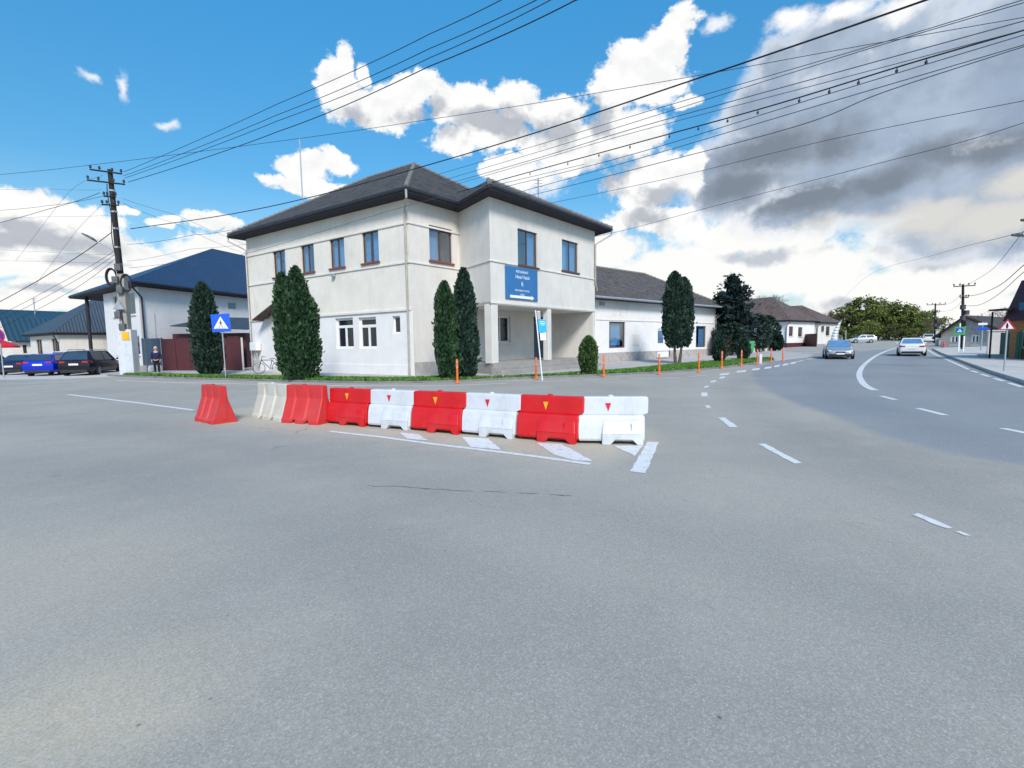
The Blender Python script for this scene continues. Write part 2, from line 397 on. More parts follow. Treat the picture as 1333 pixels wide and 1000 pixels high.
M_['roof_teal'] = seam_mat('roof_teal', (.018, .055, .085), .5, .5, 5.0)
M_['wood_dark'] = col_mat('wood_dark', (.022, .017, .017), .85, .45, 3, .4, 14)
M_['concrete'] = col_mat('concrete', (.31, .295, .27), .95, .15, 2, .4, 40, stain=(.25, .24, .22), stain_scale=1.3, stain_amt=.6)
M_['kerb_shaded'] = col_mat('kerb_shaded', (.20, .195, .18), .95, .25, 3, .4, 40, stain=(.09, .09, .085), stain_scale=2.0, stain_amt=.6)  # darker than plain concrete: the kerb's shading is put into its colour
M_['concrete_light'] = col_mat('concrete_light', (.50, .48, .45), .95, .12, 2, .3, 40, stain=(.33, .31, .28), stain_scale=.9, stain_amt=.6)
M_['paving'] = col_mat('paving', (.42, .40, .38), .95, .12, 2, .4, 50, stain=(.28, .26, .24), stain_scale=.8, stain_amt=.5)
M_['red_plastic'] = col_mat('red_plastic', (.58, .006, .010), .42, .12, 3, .05, 60, stain=(.30, .06, .05), stain_scale=2.8, stain_amt=.45, streak=.15)
M_['red_faded'] = col_mat('red_faded', (.55, .030, .03), .55, .10, 3, .06, 60, stain=(.40, .09, .08), stain_scale=2.5, stain_amt=.4)
M_['white_plastic'] = col_mat('white_plastic', (.58, .605, .64), .45, .04, 3, .05, 60, stain=(.33, .32, .30), stain_scale=2.6, stain_amt=.45, streak=.2)
M_['white_dirty'] = col_mat('white_dirty', (.52, .50, .44), .6, .08, 3, .08, 60, stain=(.38, .34, .28), stain_scale=2.2, stain_amt=.55)
M_['yellow'] = col_mat('yellow', (.80, .42, .02), .4, .1)
M_['orange'] = col_mat('orange', (.75, .14, .02), .5, .1)
M_['orange_faded'] = col_mat('orange_faded', (.72, .26, .18), .55, .1)
M_['retro'] = col_mat('retro', (.75, .45, .30), .4, .1)
M_['black'] = col_mat('black', (.012, .012, .013), .6, .2)
M_['rubber'] = col_mat('rubber', (.018, .018, .018), .85, .2, 5)
M_['metal'] = col_mat('metal', (.45, .46, .48), .4, .1, 5, metal=.6)
M_['rim'] = col_mat('rim', (.55, .56, .58), .3, .1, 5, metal=.8)
M_['maroon'] = col_mat('maroon', (.085, .022, .028), .55, .15, 2)
M_['maroon_dark'] = col_mat('maroon_dark', (.05, .012, .022), .6, .2, 2)
M_['cabinet'] = col_mat('cabinet', (.05, .075, .11), .6, .1, 2)
M_['sign_blue'] = col_mat('sign_blue', (.012, .10, .62), .4, .05)
M_['sign_cyan'] = col_mat('sign_cyan', (.02, .42, .80), .4, .05)
M_['board_blue'] = col_mat('board_blue', (.035, .16, .38), .5, .06, 2)
M_['sign_white'] = col_mat('sign_white', (.82, .83, .85), .45, .04)
M_['sign_green'] = col_mat('sign_green', (.10, .42, .05), .45, .06)
M_['sign_dark'] = col_mat('sign_dark', (.02, .03, .07), .5, .06)
M_['sign_red'] = col_mat('sign_red', (.62, .015, .03), .45, .06)
M_['sign_violet'] = col_mat('sign_violet', (.07, .02, .25), .5, .06)
M_['bark'] = col_mat('bark', (.10, .075, .06), .95, .35, 8, .6, 30)
M_['skin'] = col_mat('skin', (.50, .30, .22), .6, .06)
M_['navy'] = col_mat('navy', (.008, .012, .06), .9, .2, 8)
M_['trouser'] = col_mat('trouser', (.008, .008, .012), .9, .2, 8)
M_['hair'] = col_mat('hair', (.40, .38, .36), .9, .2, 8)
M_['box_dark'] = col_mat('box_dark', (.10, .10, .11), .6, .3, 4)
M_['yard_rust'] = col_mat('yard_rust', (.22, .16, .13), .9, .4, 5)
M_['insul'] = col_mat('insul', (.05, .045, .05), .5, .2)
M_['wire'] = col_mat('wire', (.015, .015, .02), .7, .1)
M_['wire_grey'] = col_mat('wire_grey', (.06, .07, .09), .7, .1)
M_['brick'] = col_mat('brick', (.40, .17, .07), .9, .3, 9, .3, 30)
M_['green_paint'] = col_mat('green_paint', (.015, .10, .06), .6, .2, 3)
M_['green_bin'] = col_mat('green_bin', (.05, .35, .12), .5, .1)
M_['tail'] = col_mat('tail', (.45, .01, .015), .25, .1, spec=.8)
M_['lamp_glass'] = col_mat('lamp_glass', (.75, .78, .80), .12, .1, spec=.8)
M_['plate'] = col_mat('plate', (.75, .76, .78), .5, .05)
M_['car_glass'] = col_mat('car_glass', (.03, .05, .08), .03, .2, 2, spec=1.0)
M_['car_glass_blue'] = col_mat('car_glass_blue', (.10, .22, .38), .05, .2, 2, spec=1.0)

def clear_glass(name, tint, gloss):
    m = bpy.data.materials.new(name); m.use_nodes = True; nt = m.node_tree; N = nt.nodes.new; L = nt.links.new
    nt.nodes.remove(nt.nodes['Principled BSDF']); out = nt.nodes['Material Output']
    tr = N('ShaderNodeBsdfTransparent'); tr.inputs[0].default_value = (*tint, 1); gl = N('ShaderNodeBsdfGlossy'); gl.inputs['Roughness'].default_value = .03; gl.inputs[0].default_value = (.85, .92, 1, 1)
    tc = N('ShaderNodeTexCoord'); n = N('ShaderNodeTexNoise'); n.inputs['Scale'].default_value = 1.1; L(tc.outputs['Object'], n.inputs['Vector'])
    bp = N('ShaderNodeBump'); bp.inputs['Strength'].default_value = .12; bp.inputs['Distance'].default_value = .05; L(n.outputs['Fac'], bp.inputs['Height']); L(bp.outputs[0], gl.inputs['Normal'])
    mx = N('ShaderNodeMixShader'); mx.inputs[0].default_value = gloss; L(tr.outputs[0], mx.inputs[1]); L(gl.outputs[0], mx.inputs[2]); L(mx.outputs[0], out.inputs[0])
    return m
M_['clear'] = clear_glass('clear', (.45, .68, .88), .34)
M_['room'] = col_mat('room', (.05, .05, .055), .95, .3, 2)
M_['net_curtain'] = col_mat('net_curtain', (.45, .55, .66), .95, .12, 5)
def leaf_mat(name, ca, cb, cc, scale=2.2, rough=.75):
    m = bpy.data.materials.new(name); m.use_nodes = True; nt = m.node_tree; N = nt.nodes.new; L = nt.links.new
    b = nt.nodes['Principled BSDF']; b.inputs['Roughness'].default_value = rough; b.inputs['Specular IOR Level'].default_value = .25
    a = N('ShaderNodeAttribute'); a.attribute_name = 'tint'
    tc = N('ShaderNodeTexCoord'); n = N('ShaderNodeTexNoise'); n.inputs['Scale'].default_value = scale; n.inputs['Detail'].default_value = 4
    L(tc.outputs['Object'], n.inputs['Vector'])
    ad = N('ShaderNodeMath'); ad.operation = 'MULTIPLY_ADD'; L(a.outputs['Fac'], ad.inputs[0]); ad.inputs[1].default_value = .7; 
    s2 = N('ShaderNodeMath'); s2.operation = 'MULTIPLY_ADD'; L(n.outputs['Fac'], s2.inputs[0]); s2.inputs[1].default_value = 1.2; s2.inputs[2].default_value = -.38
    L(s2.outputs[0], ad.inputs[2])
    cr = N('ShaderNodeValToRGB'); L(ad.outputs[0], cr.inputs[0])
    e = cr.color_ramp.elements; e[0].position = .1; e[0].color = (*ca, 1); e[1].position = .9; e[1].color = (*cc, 1)
    k = e.new(.5); k.color = (*cb, 1)
    L(cr.outputs[0], b.inputs['Base Color'])
    return m
M_['thuja'] = leaf_mat('thuja', (.012, .035, .016), (.025, .065, .028), (.055, .115, .05))
M_['thuja_dark'] = leaf_mat('thuja_dark', (.010, .026, .020), (.020, .048, .034), (.045, .085, .06))
M_['bush'] = leaf_mat('bush', (.02, .05, .014), (.045, .095, .025), (.09, .15, .05))
M_['pine'] = leaf_mat('pine', (.008, .016, .018), (.014, .028, .03), (.03, .05, .05))
M_['spring'] = leaf_mat('spring', (.06, .085, .016), (.12, .155, .03), (.19, .21, .06), .5)
M_['spring_dark'] = leaf_mat('spring_dark', (.035, .05, .014), (.075, .095, .025), (.12, .135, .045), .5)
M_['grass'] = leaf_mat('grass', (.04, .12, .014), (.075, .19, .024), (.13, .26, .05), 1.2)
M_['grass_soil'] = col_mat('grass_soil', (.07, .14, .03), .95, .3, 2.5, .5, 40, stain=(.16, .13, .08), stain_scale=1.1, stain_amt=.5)

import numpy as np
def leaf_mesh(name, P, D, size, mat, parent, rng, flat=0.0, aspect=1.8):
    """one mesh of leaf-sized rhombs: P centres, D the way each points"""
    n = len(P); D = D/np.maximum(np.linalg.norm(D, axis=1, keepdims=True), 1e-6)
    rv = rng.normal(size=(n, 3)); S = np.cross(D, rv); S /= np.maximum(np.linalg.norm(S, axis=1, keepdims=True), 1e-6)
    Nn = np.cross(D, S)
    sz = (size*rng.uniform(.6, 1.35, n))[:, None]
    a = P - D*sz*.5*aspect/1.8; c = P + D*sz*.6*aspect/1.8; b = P + S*sz*.34 + Nn*sz*.08; d = P - S*sz*.34 + Nn*sz*.08
    V = np.stack([a, b, c, d], 1).reshape(-1, 3)
    me = bpy.data.meshes.new(name)
    me.vertices.add(4*n); me.vertices.foreach_set('co', V.ravel().astype(np.float32))
    me.loops.add(4*n); me.loops.foreach_set('vertex_index', np.arange(4*n, dtype=np.int32))
    me.polygons.add(n); me.polygons.foreach_set('loop_start', np.arange(0, 4*n, 4, dtype=np.int32)); me.polygons.foreach_set('loop_total', np.full(n, 4, dtype=np.int32))
    me.update(calc_edges=True)
    at_ = me.attributes.new('tint', 'FLOAT', 'POINT'); at_.data.foreach_set('value', np.repeat(rng.uniform(0, 1, n), 4).astype(np.float32))
    me.materials.append(mat)
    o = bpy.data.objects.new(name, me); COL.objects.link(o)
    if parent: o.parent = parent
    return o
# ------------------------------------------------------------------ ground
def W2(pts, dz=0.0): return [gp(x, y, dz) for x, y in pts]
def seg_dist(px, py, poly):
    best = 1e9; inside = False; n = len(poly)
    for i in range(n):
        ax, ay = poly[i]; bx, by = poly[(i+1) % n]
        dx, dy = bx-ax, by-ay; t = ((px-ax)*dx+(py-ay)*dy)/max(dx*dx+dy*dy, 1e-9); t = min(1, max(0, t))
        d = sqrt((ax+t*dx-px)**2+(ay+t*dy-py)**2); best = min(best, d)
        if (ay > py) != (by > py) and px < (bx-ax)*(py-ay)/(by-ay)+ax: inside = not inside
    return -best if inside else best
FRESH = [(p.x, p.y) for p in W2([(1000,472),(984,480),(979,490),(986,500),(1012,516),(1060,533),(1150,568),(1250,592),(1333,606),(1500,640),(2200,860),(2600,760),(1560,500),(1400,492),(1333,485),(1225,461),(1150,455),(1060,461)])]
ISLE = [(p.x, p.y) for p in W2([(300,548),(380,560),(470,567),(560,577.5),(770,603.5),(845,577),(840,560),(600,532),(420,522),(330,530),(290,536)])]
def asphalt_mat():
    m = bpy.data.materials.new('asphalt'); m.use_nodes = True; nt = m.node_tree; N = nt.nodes.new; L = nt.links.new
    b = nt.nodes['Principled BSDF']; b.inputs['Roughness'].default_value = .82; b.inputs['Specular IOR Level'].default_value = .35
    tc = N('ShaderNodeTexCoord')
    def noise_(s, d=6, r=.6, vec=None):
        n = N('ShaderNodeTexNoise'); n.inputs['Scale'].default_value = s; n.inputs['Detail'].default_value = d; n.inputs['Roughness'].default_value = r
        L(vec or tc.outputs['Object'], n.inputs['Vector']); return n.outputs['Fac']
    def mr(x, a, b_, c=0, d=1):
        n = N('ShaderNodeMapRange'); L(x, n.inputs[0])
        for i, v in enumerate((a, b_, c, d)): n.inputs[i+1].default_value = v
        return n.outputs[0]
    def mix(f, a, b_, mode='MIX'):
        n = N('ShaderNodeMix'); n.data_type = 'RGBA'; n.blend_type = mode
        if isinstance(f, float): n.inputs[0].default_value = f
        else: L(f, n.inputs[0])
        for i, x in ((6, a), (7, b_)):
            if isinstance(x, tuple): n.inputs[i].default_value = (*x, 1)
            else: L(x, n.inputs[i])
        return n.outputs[2]
    def mth(op, a, b_):
        n = N('ShaderNodeMath'); n.operation = op; n.use_clamp = op in ('ADD',)
        for i, x in enumerate((a, b_)):
            if isinstance(x, (int, float)): n.inputs[i].default_value = x
            else: L(x, n.inputs[i])
        return n.outputs[0]
    def attr(n_):
        a = N('ShaderNodeAttribute'); a.attribute_name = n_; return a.outputs['Fac']
    old = mix(mr(noise_(.22, 4), .35, .65), ASPH_A, ASPH_B)
    old = mix(mr(noise_(1.3, 7, .65), .5, .75, 0, .55), old, ASPH_C)
    new = mix(mr(noise_(.3, 5), .35, .65), ASPH_D, ASPH_E)
    c = mix(mr(mth('ADD', attr('fresh'), mr(noise_(.8, 6), 0, 1, -.25, .25)), .35, .65), old, new)
    d = mth('MULTIPLY', attr('dirt'), mr(noise_(2.6, 9, .75), .30, .46))
    c = mix(d, c, (.52, .45, .335))
    tk = mth('MULTIPLY', attr('track'), mr(noise_(.9, 6), .2, .8, .4, 1))
    c = mix(mth('MULTIPLY', tk, .32), c, (.17, .18, .19))
    soil = attr('field')
    c = mix(soil, c, (.06, .085, .03))
    # stones in the surface, two sizes
    v = N('ShaderNodeTexVoronoi'); v.inputs['Scale'].default_value = 120; L(tc.outputs['Object'], v.inputs['Vector'])
    sp = N('ShaderNodeSeparateColor'); L(v.outputs['Color'], sp.inputs[0])
    c = mix(mr(sp.outputs[0], 0, 1, .26, .0), c, (.04, .04, .045))
    c = mix(mr(sp.outputs[1], .72, 1, 0, .38), c, (.54, .53, .50))
    v2 = N('ShaderNodeTexVoronoi'); v2.inputs['Scale'].default_value = 9; L(tc.outputs['Object'], v2.inputs['Vector'])
    s3 = N('ShaderNodeSeparateColor'); L(v2.outputs['Color'], s3.inputs[0])
    spot = mth('MULTIPLY', mr(v2.outputs['Distance'], .05, .12, 1, 0), mr(s3.outputs[0], .965, .975))
    c = mix(mth('MULTIPLY', spot, .7), c, (.05, .045, .04))
    c = mix(mth('MULTIPLY', mr(noise_(1.1, 5, .55), .66, .74), .35), c, (.10, .10, .10))
    c = mix(mth('MULTIPLY', mr(noise_(.55, 8, .7), .60, .72), .30), c, (.47, .43, .36))
    # hairline cracks
    vc = N('ShaderNodeTexVoronoi'); vc.feature = 'DISTANCE_TO_EDGE'; vc.inputs['Scale'].default_value = .16
    wv = N('ShaderNodeVectorMath'); wv.operation = 'ADD'; L(tc.outputs['Object'], wv.inputs[0])
    nz = N('ShaderNodeTexNoise'); nz.inputs['Scale'].default_value = 1.5; nz.inputs['Detail'].default_value = 6; L(tc.outputs['Object'], nz.inputs['Vector']); 
    sc_ = N('ShaderNodeVectorMath'); sc_.operation = 'SCALE'; L(nz.outputs['Color'], sc_.inputs[0]); sc_.inputs['Scale'].default_value = .9
    L(sc_.outputs[0], wv.inputs[1]); L(wv.outputs[0], vc.inputs['Vector'])
    crack = mth('MULTIPLY', mr(vc.outputs['Distance'], .0006, .0018, 1, 0), mr(noise_(.25, 3), .57, .63))
    c = mix(mth('MULTIPLY', crack, .75), c, (.035, .035, .035))
    L(c, b.inputs['Base Color'])
    h = mth('ADD', mth('MULTIPLY', sp.outputs[0], .6), mth('MULTIPLY', noise_(160, 3), .6))
    bp = N('ShaderNodeBump'); bp.inputs['Strength'].default_value = .5; bp.inputs['Distance'].default_value = .004
    L(h, bp.inputs['Height']); L(bp.outputs[0], b.inputs['Normal'])
    return m
ASPH_A, ASPH_B, ASPH_C = (.33, .308, .266), (.425, .392, .335), (.45, .41, .345)
ASPH_D, ASPH_E = (.245, .262, .280), (.29, .30, .298)
TRACKS = [[(-300,560),(0,545),(200,560),(450,610),(700,655),(1000,720),(1333,840)], [(-500,650),(0,600),(250,630),(520,720),(800,830),(1000,960)], [(1333,690),(1100,590),(1000,545),(950,505),(1000,475)], [(1500,640),(1250,570),(1090,515),(1060,480),(1110,462)], [(1500,560),(1333,530),(1230,500),(1180,475),(1190,458)]]
def pl_dist(px, py, a, b):
    dx, dy = b[0]-a[0], b[1]-a[1]; t = ((px-a[0])*dx+(py-a[1])*dy)/max(dx*dx+dy*dy, 1e-9); t = min(1, max(0, t)); return sqrt((a[0]+t*dx-px)**2+(a[1]+t*dy-py)**2)
def build_ground():
    def axis(lo, hi, step, far):
        a = list(np.arange(lo, hi+.01, step)); s = step
        while a[-1] < far: s *= 1.35; a.append(a[-1]+s)
        s = step
        while a[0] > -far: s *= 1.35; a.insert(0, a[0]-s)
        return a
    xs = axis(-16, 40, .4, 2200); ys = axis(0, 45, .4, 2200)
    vs = [(x, y, rise(x, y)) for y in ys for x in xs]; nx = len(xs)
    fs = [(j*nx+i, j*nx+i+1, (j+1)*nx+i+1, (j+1)*nx+i) for j in range(len(ys)-1) for i in range(nx-1)]
    me = bpy.data.meshes.new('road'); me.from_pydata(vs, [], fs); me.update()
    fr = me.attributes.new('fresh', 'FLOAT', 'POINT'); di = me.attributes.new('dirt', 'FLOAT', 'POINT'); fi = me.attributes.new('field', 'FLOAT', 'POINT'); tr = me.attributes.new('track', 'FLOAT', 'POINT')
    fr, di, fi, tr = (me.attributes[k] for k in ('fresh', 'dirt', 'field', 'track'))
    TR = [[(q.x, q.y) for q in W2(l)] for l in TRACKS]
    c1, c2 = gp(90, 930), gp(20, 760)
    for i, (x, y, z) in enumerate(vs):
        near = -25 < x < 70 and -2 < y < 70
        f = 0; d = 0
        if near:
            f = min(1, max(0, .5 - seg_dist(x, y, FRESH)/1.0))
            e = seg_dist(x, y, ISLE)
            d = min(1, max(0, .75 - e/.5))*.8
            g = 1 - sqrt(((x-c1.x)/.85)**2+((y-c1.y)/.55)**2); d = max(d, min(1, max(0, g*1.6)))
            g = 1 - sqrt(((x-c2.x)/1.5)**2+((y-c2.y)/1.3)**2); d = max(d, min(.3, max(0, g*.6)))
        k = 0
        if near:
            for l in TR:
                dm = min(pl_dist(x, y, a, b) for a, b in zip(l, l[1:])); k = max(k, 1-dm/.95)
        tr.data[i].value = max(0, k)
        fr.data[i].value = f; di.data[i].value = d
        fi.data[i].value = 1.0 if (y > 160 or abs(x) > 230 or (x > 62 and y < 60 and y > 0)) else 0.0
    me.materials.append(asphalt_mat()); o = bpy.data.objects.new('road', me); COL.objects.link(o); o['kind'] = 'structure'
    me.polygons.foreach_set('use_smooth', [True]*len(me.polygons))
build_ground()

def paint_mat():
    m = bpy.data.materials.new('road_paint'); m.use_nodes = True; nt = m.node_tree; N = nt.nodes.new; L = nt.links.new
    b = nt.nodes['Principled BSDF']; b.inputs['Roughness'].default_value = .7
    tc = N('ShaderNodeTexCoord'); n = N('ShaderNodeTexNoise'); n.inputs['Scale'].default_value = 9; n.inputs['Detail'].default_value = 9; n.inputs['Roughness'].default_value = .75
    L(tc.outputs['Object'], n.inputs['Vector'])
    r = N('ShaderNodeMapRange'); L(n.outputs['Fac'], r.inputs[0]); r.inputs[1].default_value = .52; r.inputs[2].default_value = .66; r.inputs[4].default_value = .75
    mm = N('ShaderNodeMix'); mm.data_type = 'RGBA'; L(r.outputs[0], mm.inputs[0]); mm.inputs[6].default_value = (.66, .66, .65, 1); mm.inputs[7].default_value = (.30, .30, .29, 1)
    L(mm.outputs[2], b.inputs['Base Color'])
    return m
M_['paint'] = paint_mat()
def build_markings():
    mb = MB(); Z = .005
    def q(pts): mb.poly([gp(x, y, Z) for x, y in pts])
    def ragged(pts, amp=.012, step=.10):
        w = [gp(x, y, Z) for x, y in pts]; out = []
        for i, a in enumerate(w):
            b = w[(i+1) % len(w)]; k = max(1, int((b-a).length/step))
            for j in range(k):
                p = a.lerp(b, j/k); out.append(p + Vector((random.uniform(-amp, amp), random.uniform(-amp, amp), 0)) if j else p)
        mb.poly(out)
    def line(pts, wd, z=Z):
        w = [gp(x, y, z) for x, y in pts]; dense = []
        for a, b in zip(w, w[1:]):
            k = max(1, int((b-a).length/1.0))
            for j in range(k): dense.append(a.lerp(b, j/k))
        dense.append(w[-1]); n = len(dense); vs = []
        for i, p in enumerate(dense):
            t = dense[min(i+1, n-1)]-dense[max(i-1, 0)]; t.z = 0; t.normalize(); s = Vector((-t.y, t.x, 0))*wd/2
            for e in (s, -s):
                x = p+e; x.z = rise(x.x, x.y)+z; vs.append(x)
        mb.add(vs, [(2*i, 2*i+1, 2*i+3, 2*i+2) for i in range(n-1)])
    def curve(pts, n=8):
        out = []
        for i in range(len(pts)-1):
            p0 = pts[max(i-1, 0)]; p1 = pts[i]; p2 = pts[i+1]; p3 = pts[min(i+2, len(pts)-1)]
            for k in range(n):
                t = k/n; out.append(tuple(.5*((2*p1[j])+(-p0[j]+p2[j])*t+(2*p0[j]-5*p1[j]+4*p2[j]-p3[j])*t*t+(-p0[j]+3*p1[j]-3*p2[j]+p3[j])*t**3) for j in (0, 1)))
        return out + [pts[-1]]
    line([(152,495.3),(230,498),(334,500.3),(433,502),(520,502.5),(600,501.5),(660,499)], .16)
    line([(88,513.5),(130,518.5),(180,524.5),(252,534)], .14)
    line([(430,561.5),(453,564.2),(500,569.3),(560,577.6),(640,587),(700,594.5),(768,604)], .11)
    line([(-60,503),(20,499.5),(100,497)], .14)
    for p in ([(601,568.5),(636,571),(652,585.5),(613,582)], [(698,576.6),(731,578),(772,600.4),(750,599.5),(722,592)], [(799,580),(837,580),(826,593.6)], [(520,563),(545,565),(557,573.5),(530,571)],
              [(843,575),(857.5,575.5),(850,594),(840,616),(820,613.6),(830,597)]): ragged(p)
    # broken line round the bend
    ragged([(1187,670),(1195,668.2),(1218,677),(1240,687),(1233,688),(1212,681)])
    ragged([(1243,692),(1250,691.5),(1265,697.4),(1256,697)])
    ragged([(987,578),(996,577.5),(1044,602.5),(1034,603.5)])
    ragged([(934.5,543.5),(943,543.5),(961,556),(950,556)])
    ragged([(918,528),(923,527.5),(925.5,531),(920,531)])
    ragged([(913,511),(921,511),(921,516),(913.5,516)])
    for a, b, c in ((915.5,504,8),(924,497,9),(935.5,492,9),(936,487.6,14),(958,484,14),(978,481.2,12),(994,479.2,11),(1007,477,9),(1018,475,9),(1028,473,9)):
        q([(a, b+1.2), (a+2, b-1.1), (a+c, b-2.2), (a+c-2, b+.3)])
    for x0, y0, x1, y1 in ((700,497,742,495.5),(760,494.5,805,493),(820,492.6,884,491.5),(897,490.2,920,488.6)):
        line([(x0, y0), (x1, y1)], .13)
    for x0, y0, x1, y1 in ((1036,471.5,1046,469),(1050,468.3,1058,466.5)): line([(x0, y0), (x1, y1)], .13)
    # middle line of the main road
    line(curve([(1172,451.5),(1160,455),(1148,459.5),(1136,466),(1125,475),(1119.5,483),(1119,491),(1124,499.5),(1131,504.5),(1139,508)]), .22)
    for p in (((1147,515.5),(1166,520.5)), ((1195,531.5),(1231,540.5)), ((1305,557.5),(1345,565.5)), ((1420,582),(1500,600))): line(p, .15)
    line(curve([(1206,454),(1213,459),(1224,464.5),(1240,471.5),(1261,481)]), .15)
    for x0, y0, x1, y1 in ((1264,482.6,1273,485.2),(1277,486.8,1288,490.4),(1294,492.2,1307,496.4),(1313,498.4,1331,504),(1340,506.5,1362,513)): line([(x0, y0), (x1, y1)], .15)
    # give-way and crossing bars of the side street
    for x0, x1, y in ((1034,1066,459.2),(1032,1064,462.2),(1030,1052,465.3)): line([(x0, y), (x1, y+.2)], .35)
    for i in range(7): line([(1135+i*8, 452.6), (1139+i*8, 452.6)], .4)
    mb.build('road_marking', M_['paint'], fix=False)['kind'] = 'structure'
    # the long crack across the near lane
    ck = MB(); pts = []
    for i in range(60):
        t = i/59; p = gp(478+t*280, 631+t*20 - 6*t*t + 2.0*noise.noise(Vector((t*9, 1.3, 0))), .004); pts.append(p + Vector((0, .02*noise.noise(Vector((t*40, 0, 0))), 0)))
    for i, (a, b) in enumerate(zip(pts, pts[1:])):
        w = .003 + .008*max(0, noise.noise(Vector((i*.35, 4, 0)))) 
        if i > 22 and i % 9 in (2, 3, 4): continue
        ck.quad(a+Vector((0, -w, 0)), b+Vector((0, -w, 0)), b+Vector((0, w, 0)), a+Vector((0, w, 0)))
    ck.build('road_crack', M_['black'], fix=False)['kind'] = 'structure'
build_markings()

# pavement block on the corner: kerb, grass verge, footway
KERB = [(140,489.5),(160,490.5),(230,493),(330,496),(428,498.5),(500,499.3),(560,498.6),(600,497.5),(650,494.8),(700,492.4),(786,489.4),(857,485.8),(910,482.4),(940,479.4),(966,476),(990,473),(1008,470.3)]
GRB = [(1006,466.5),(990,466),(965,468),(929,470.5),(900,473),(870,475.5),(820,481),(765,484.6),(720,488),(640,491.5),(560,491.5),(530,493),(430,492),(330,490),(230,488.2),(160,486.6)]
PZ = .08
def build_corner():
    k = W2(KERB, 0); n = len(k)
    tail = [gp(1030,467.5), gp(1052,465.5), gp(1058,462.5), gp(1020,458.5), Vector((30, 62, .3)), Vector((6, 70, 0)), Vector((-22, 62, 0)), Vector((-40, 40, 0)), gp(110,484.5)]
    poly = [(p.x, p.y) for p in k] + [(p.x, p.y) for p in tail]
    mb = MB(); top = [(x, y, rise(x, y)+PZ) for x, y in poly]; bot = [(x, y, rise(x, y)-.2) for x, y in poly]; m = len(poly)
    mb.add(top, [tuple(range(m))]); mb.add(top+bot, [(i, m+i, m+(i+1) % m, (i+1) % m) for i in range(m)])
    mb.build('footway', M_['paving'])['kind'] = 'structure'
    kb = MB()
    for a, b in zip(k, k[1:]):
        t = (b-a).normalized(); s = Vector((-t.y, t.x, 0))
        kk = max(1, int((b-a).length/1.0))
        for j in range(kk):
            p = a.lerp(b, j/kk); q = a.lerp(b, (j+.985)/kk)
            z0 = -.1; z1 = PZ+.015+random.uniform(-.004, .004)
            ring = lambda o, z: [o - s*.02 + Vector((0, 0, z)), o + s*.12 + Vector((0, 0, z))]
            vs = ring(p, z0)+ring(q, z0)+ring(p, z1)+ring(q, z1)
            kb.add(vs, [(0, 1, 3, 2), (4, 6, 7, 5), (0, 2, 6, 4), (1, 5, 7, 3), (0, 4, 5, 1), (2, 3, 7, 6)])
    kb.build('kerb', M_['kerb_shaded'], bevel=.012)['kind'] = 'structure'
    # asphalt strip between kerb foot and grass is part of the verge: soil bed first, blades on top
    front = [gp(x, y-.55, 0) for x, y in KERB[1:]]
    g = [(p.x, p.y) for p in front] + [(p.x, p.y) for p in W2(GRB, PZ)]
    bed = MB(); bed.poly([(x, y, rise(x, y)+PZ+.02) for x, y in g]); bed.build('verge_soil', M_['grass_soil'])['kind'] = 'structure'
    rng = np.random.default_rng(3); P = []; xs = [p[0] for p in g]; ys = [p[1] for p in g]
    while len(P) < 26000:
        x = random.uniform(min(xs), max(xs)); y = random.uniform(min(ys), max(ys))
        d = seg_dist(x, y, g)
        if d > -.04 : continue
        if noise.noise(Vector((x*.9, y*.9, 0))) + .35 < random.uniform(-.3, .3): continue
        P.append((x, y, rise(x, y)+PZ+.04))
    P = np.array(P); D = rng.normal(size=P.shape)*.45; D[:, 2] = 1
    o = leaf_mesh('grass', P, D, .12, M_['grass'], None, rng, aspect=2.0); o['kind'] = 'stuff'
build_corner()

def build_right_walk():
    k = W2([(1214,455),(1224,460.5),(1240,467),(1262,475.5),(1290,486),(1333,500),(1400,521),(1500,556),(1800,665),(2300,850)], 0)
    far = [Vector((85, 0, 0)), Vector((62, 30, 0)), Vector((72, 60, .6))]
    poly = [(p.x, p.y) for p in k]+[(p.x, p.y) for p in far]; m = len(poly)
    mb = MB(); top = [(x, y, rise(x, y)+.12) for x, y in poly]; bot = [(x, y, rise(x, y)-.2) for x, y in poly]
    mb.add(top, [tuple(range(m))]); mb.add(top+bot, [(i, m+i, m+(i+1) % m, (i+1) % m) for i in range(m)])
    mb.build('pavement', M_['concrete_light'])['kind'] = 'structure'
    kb = MB()
    for a, b in zip(k, k[1:]):
        t = (b-a).normalized(); s = Vector((t.y, -t.x, 0))*-1
        kk = max(1, int((b-a).length))
        for j in range(kk):
            p = a.lerp(b, j/kk); q = a.lerp(b, (j+.985)/kk)
            vs = [p-s*.02, p+s*.14, q-s*.02, q+s*.14]
            vs = [v+Vector((0, 0, -.1)) for v in vs]+[v+Vector((0, 0, .137)) for v in vs]
            kb.add(vs, [(0, 1, 3, 2), (4, 6, 7, 5), (0, 2, 6, 4), (1, 5, 7, 3), (0, 4, 5, 1), (2, 3, 7, 6)])
    kb.build('kerb', M_['concrete_light'], bevel=.012)['kind'] = 'structure'
build_right_walk()
def build_parking():
    pts = [gp(x, y, .006) for x, y in ((-200,494),(30,494.5),(100,492.8),(150,490),(112,484.5),(60,480),(-200,480))]
    mb = MB(); mb.poly(pts); mb.build('parking_apron', M_['concrete_light'], fix=False)['kind'] = 'structure'
build_parking()
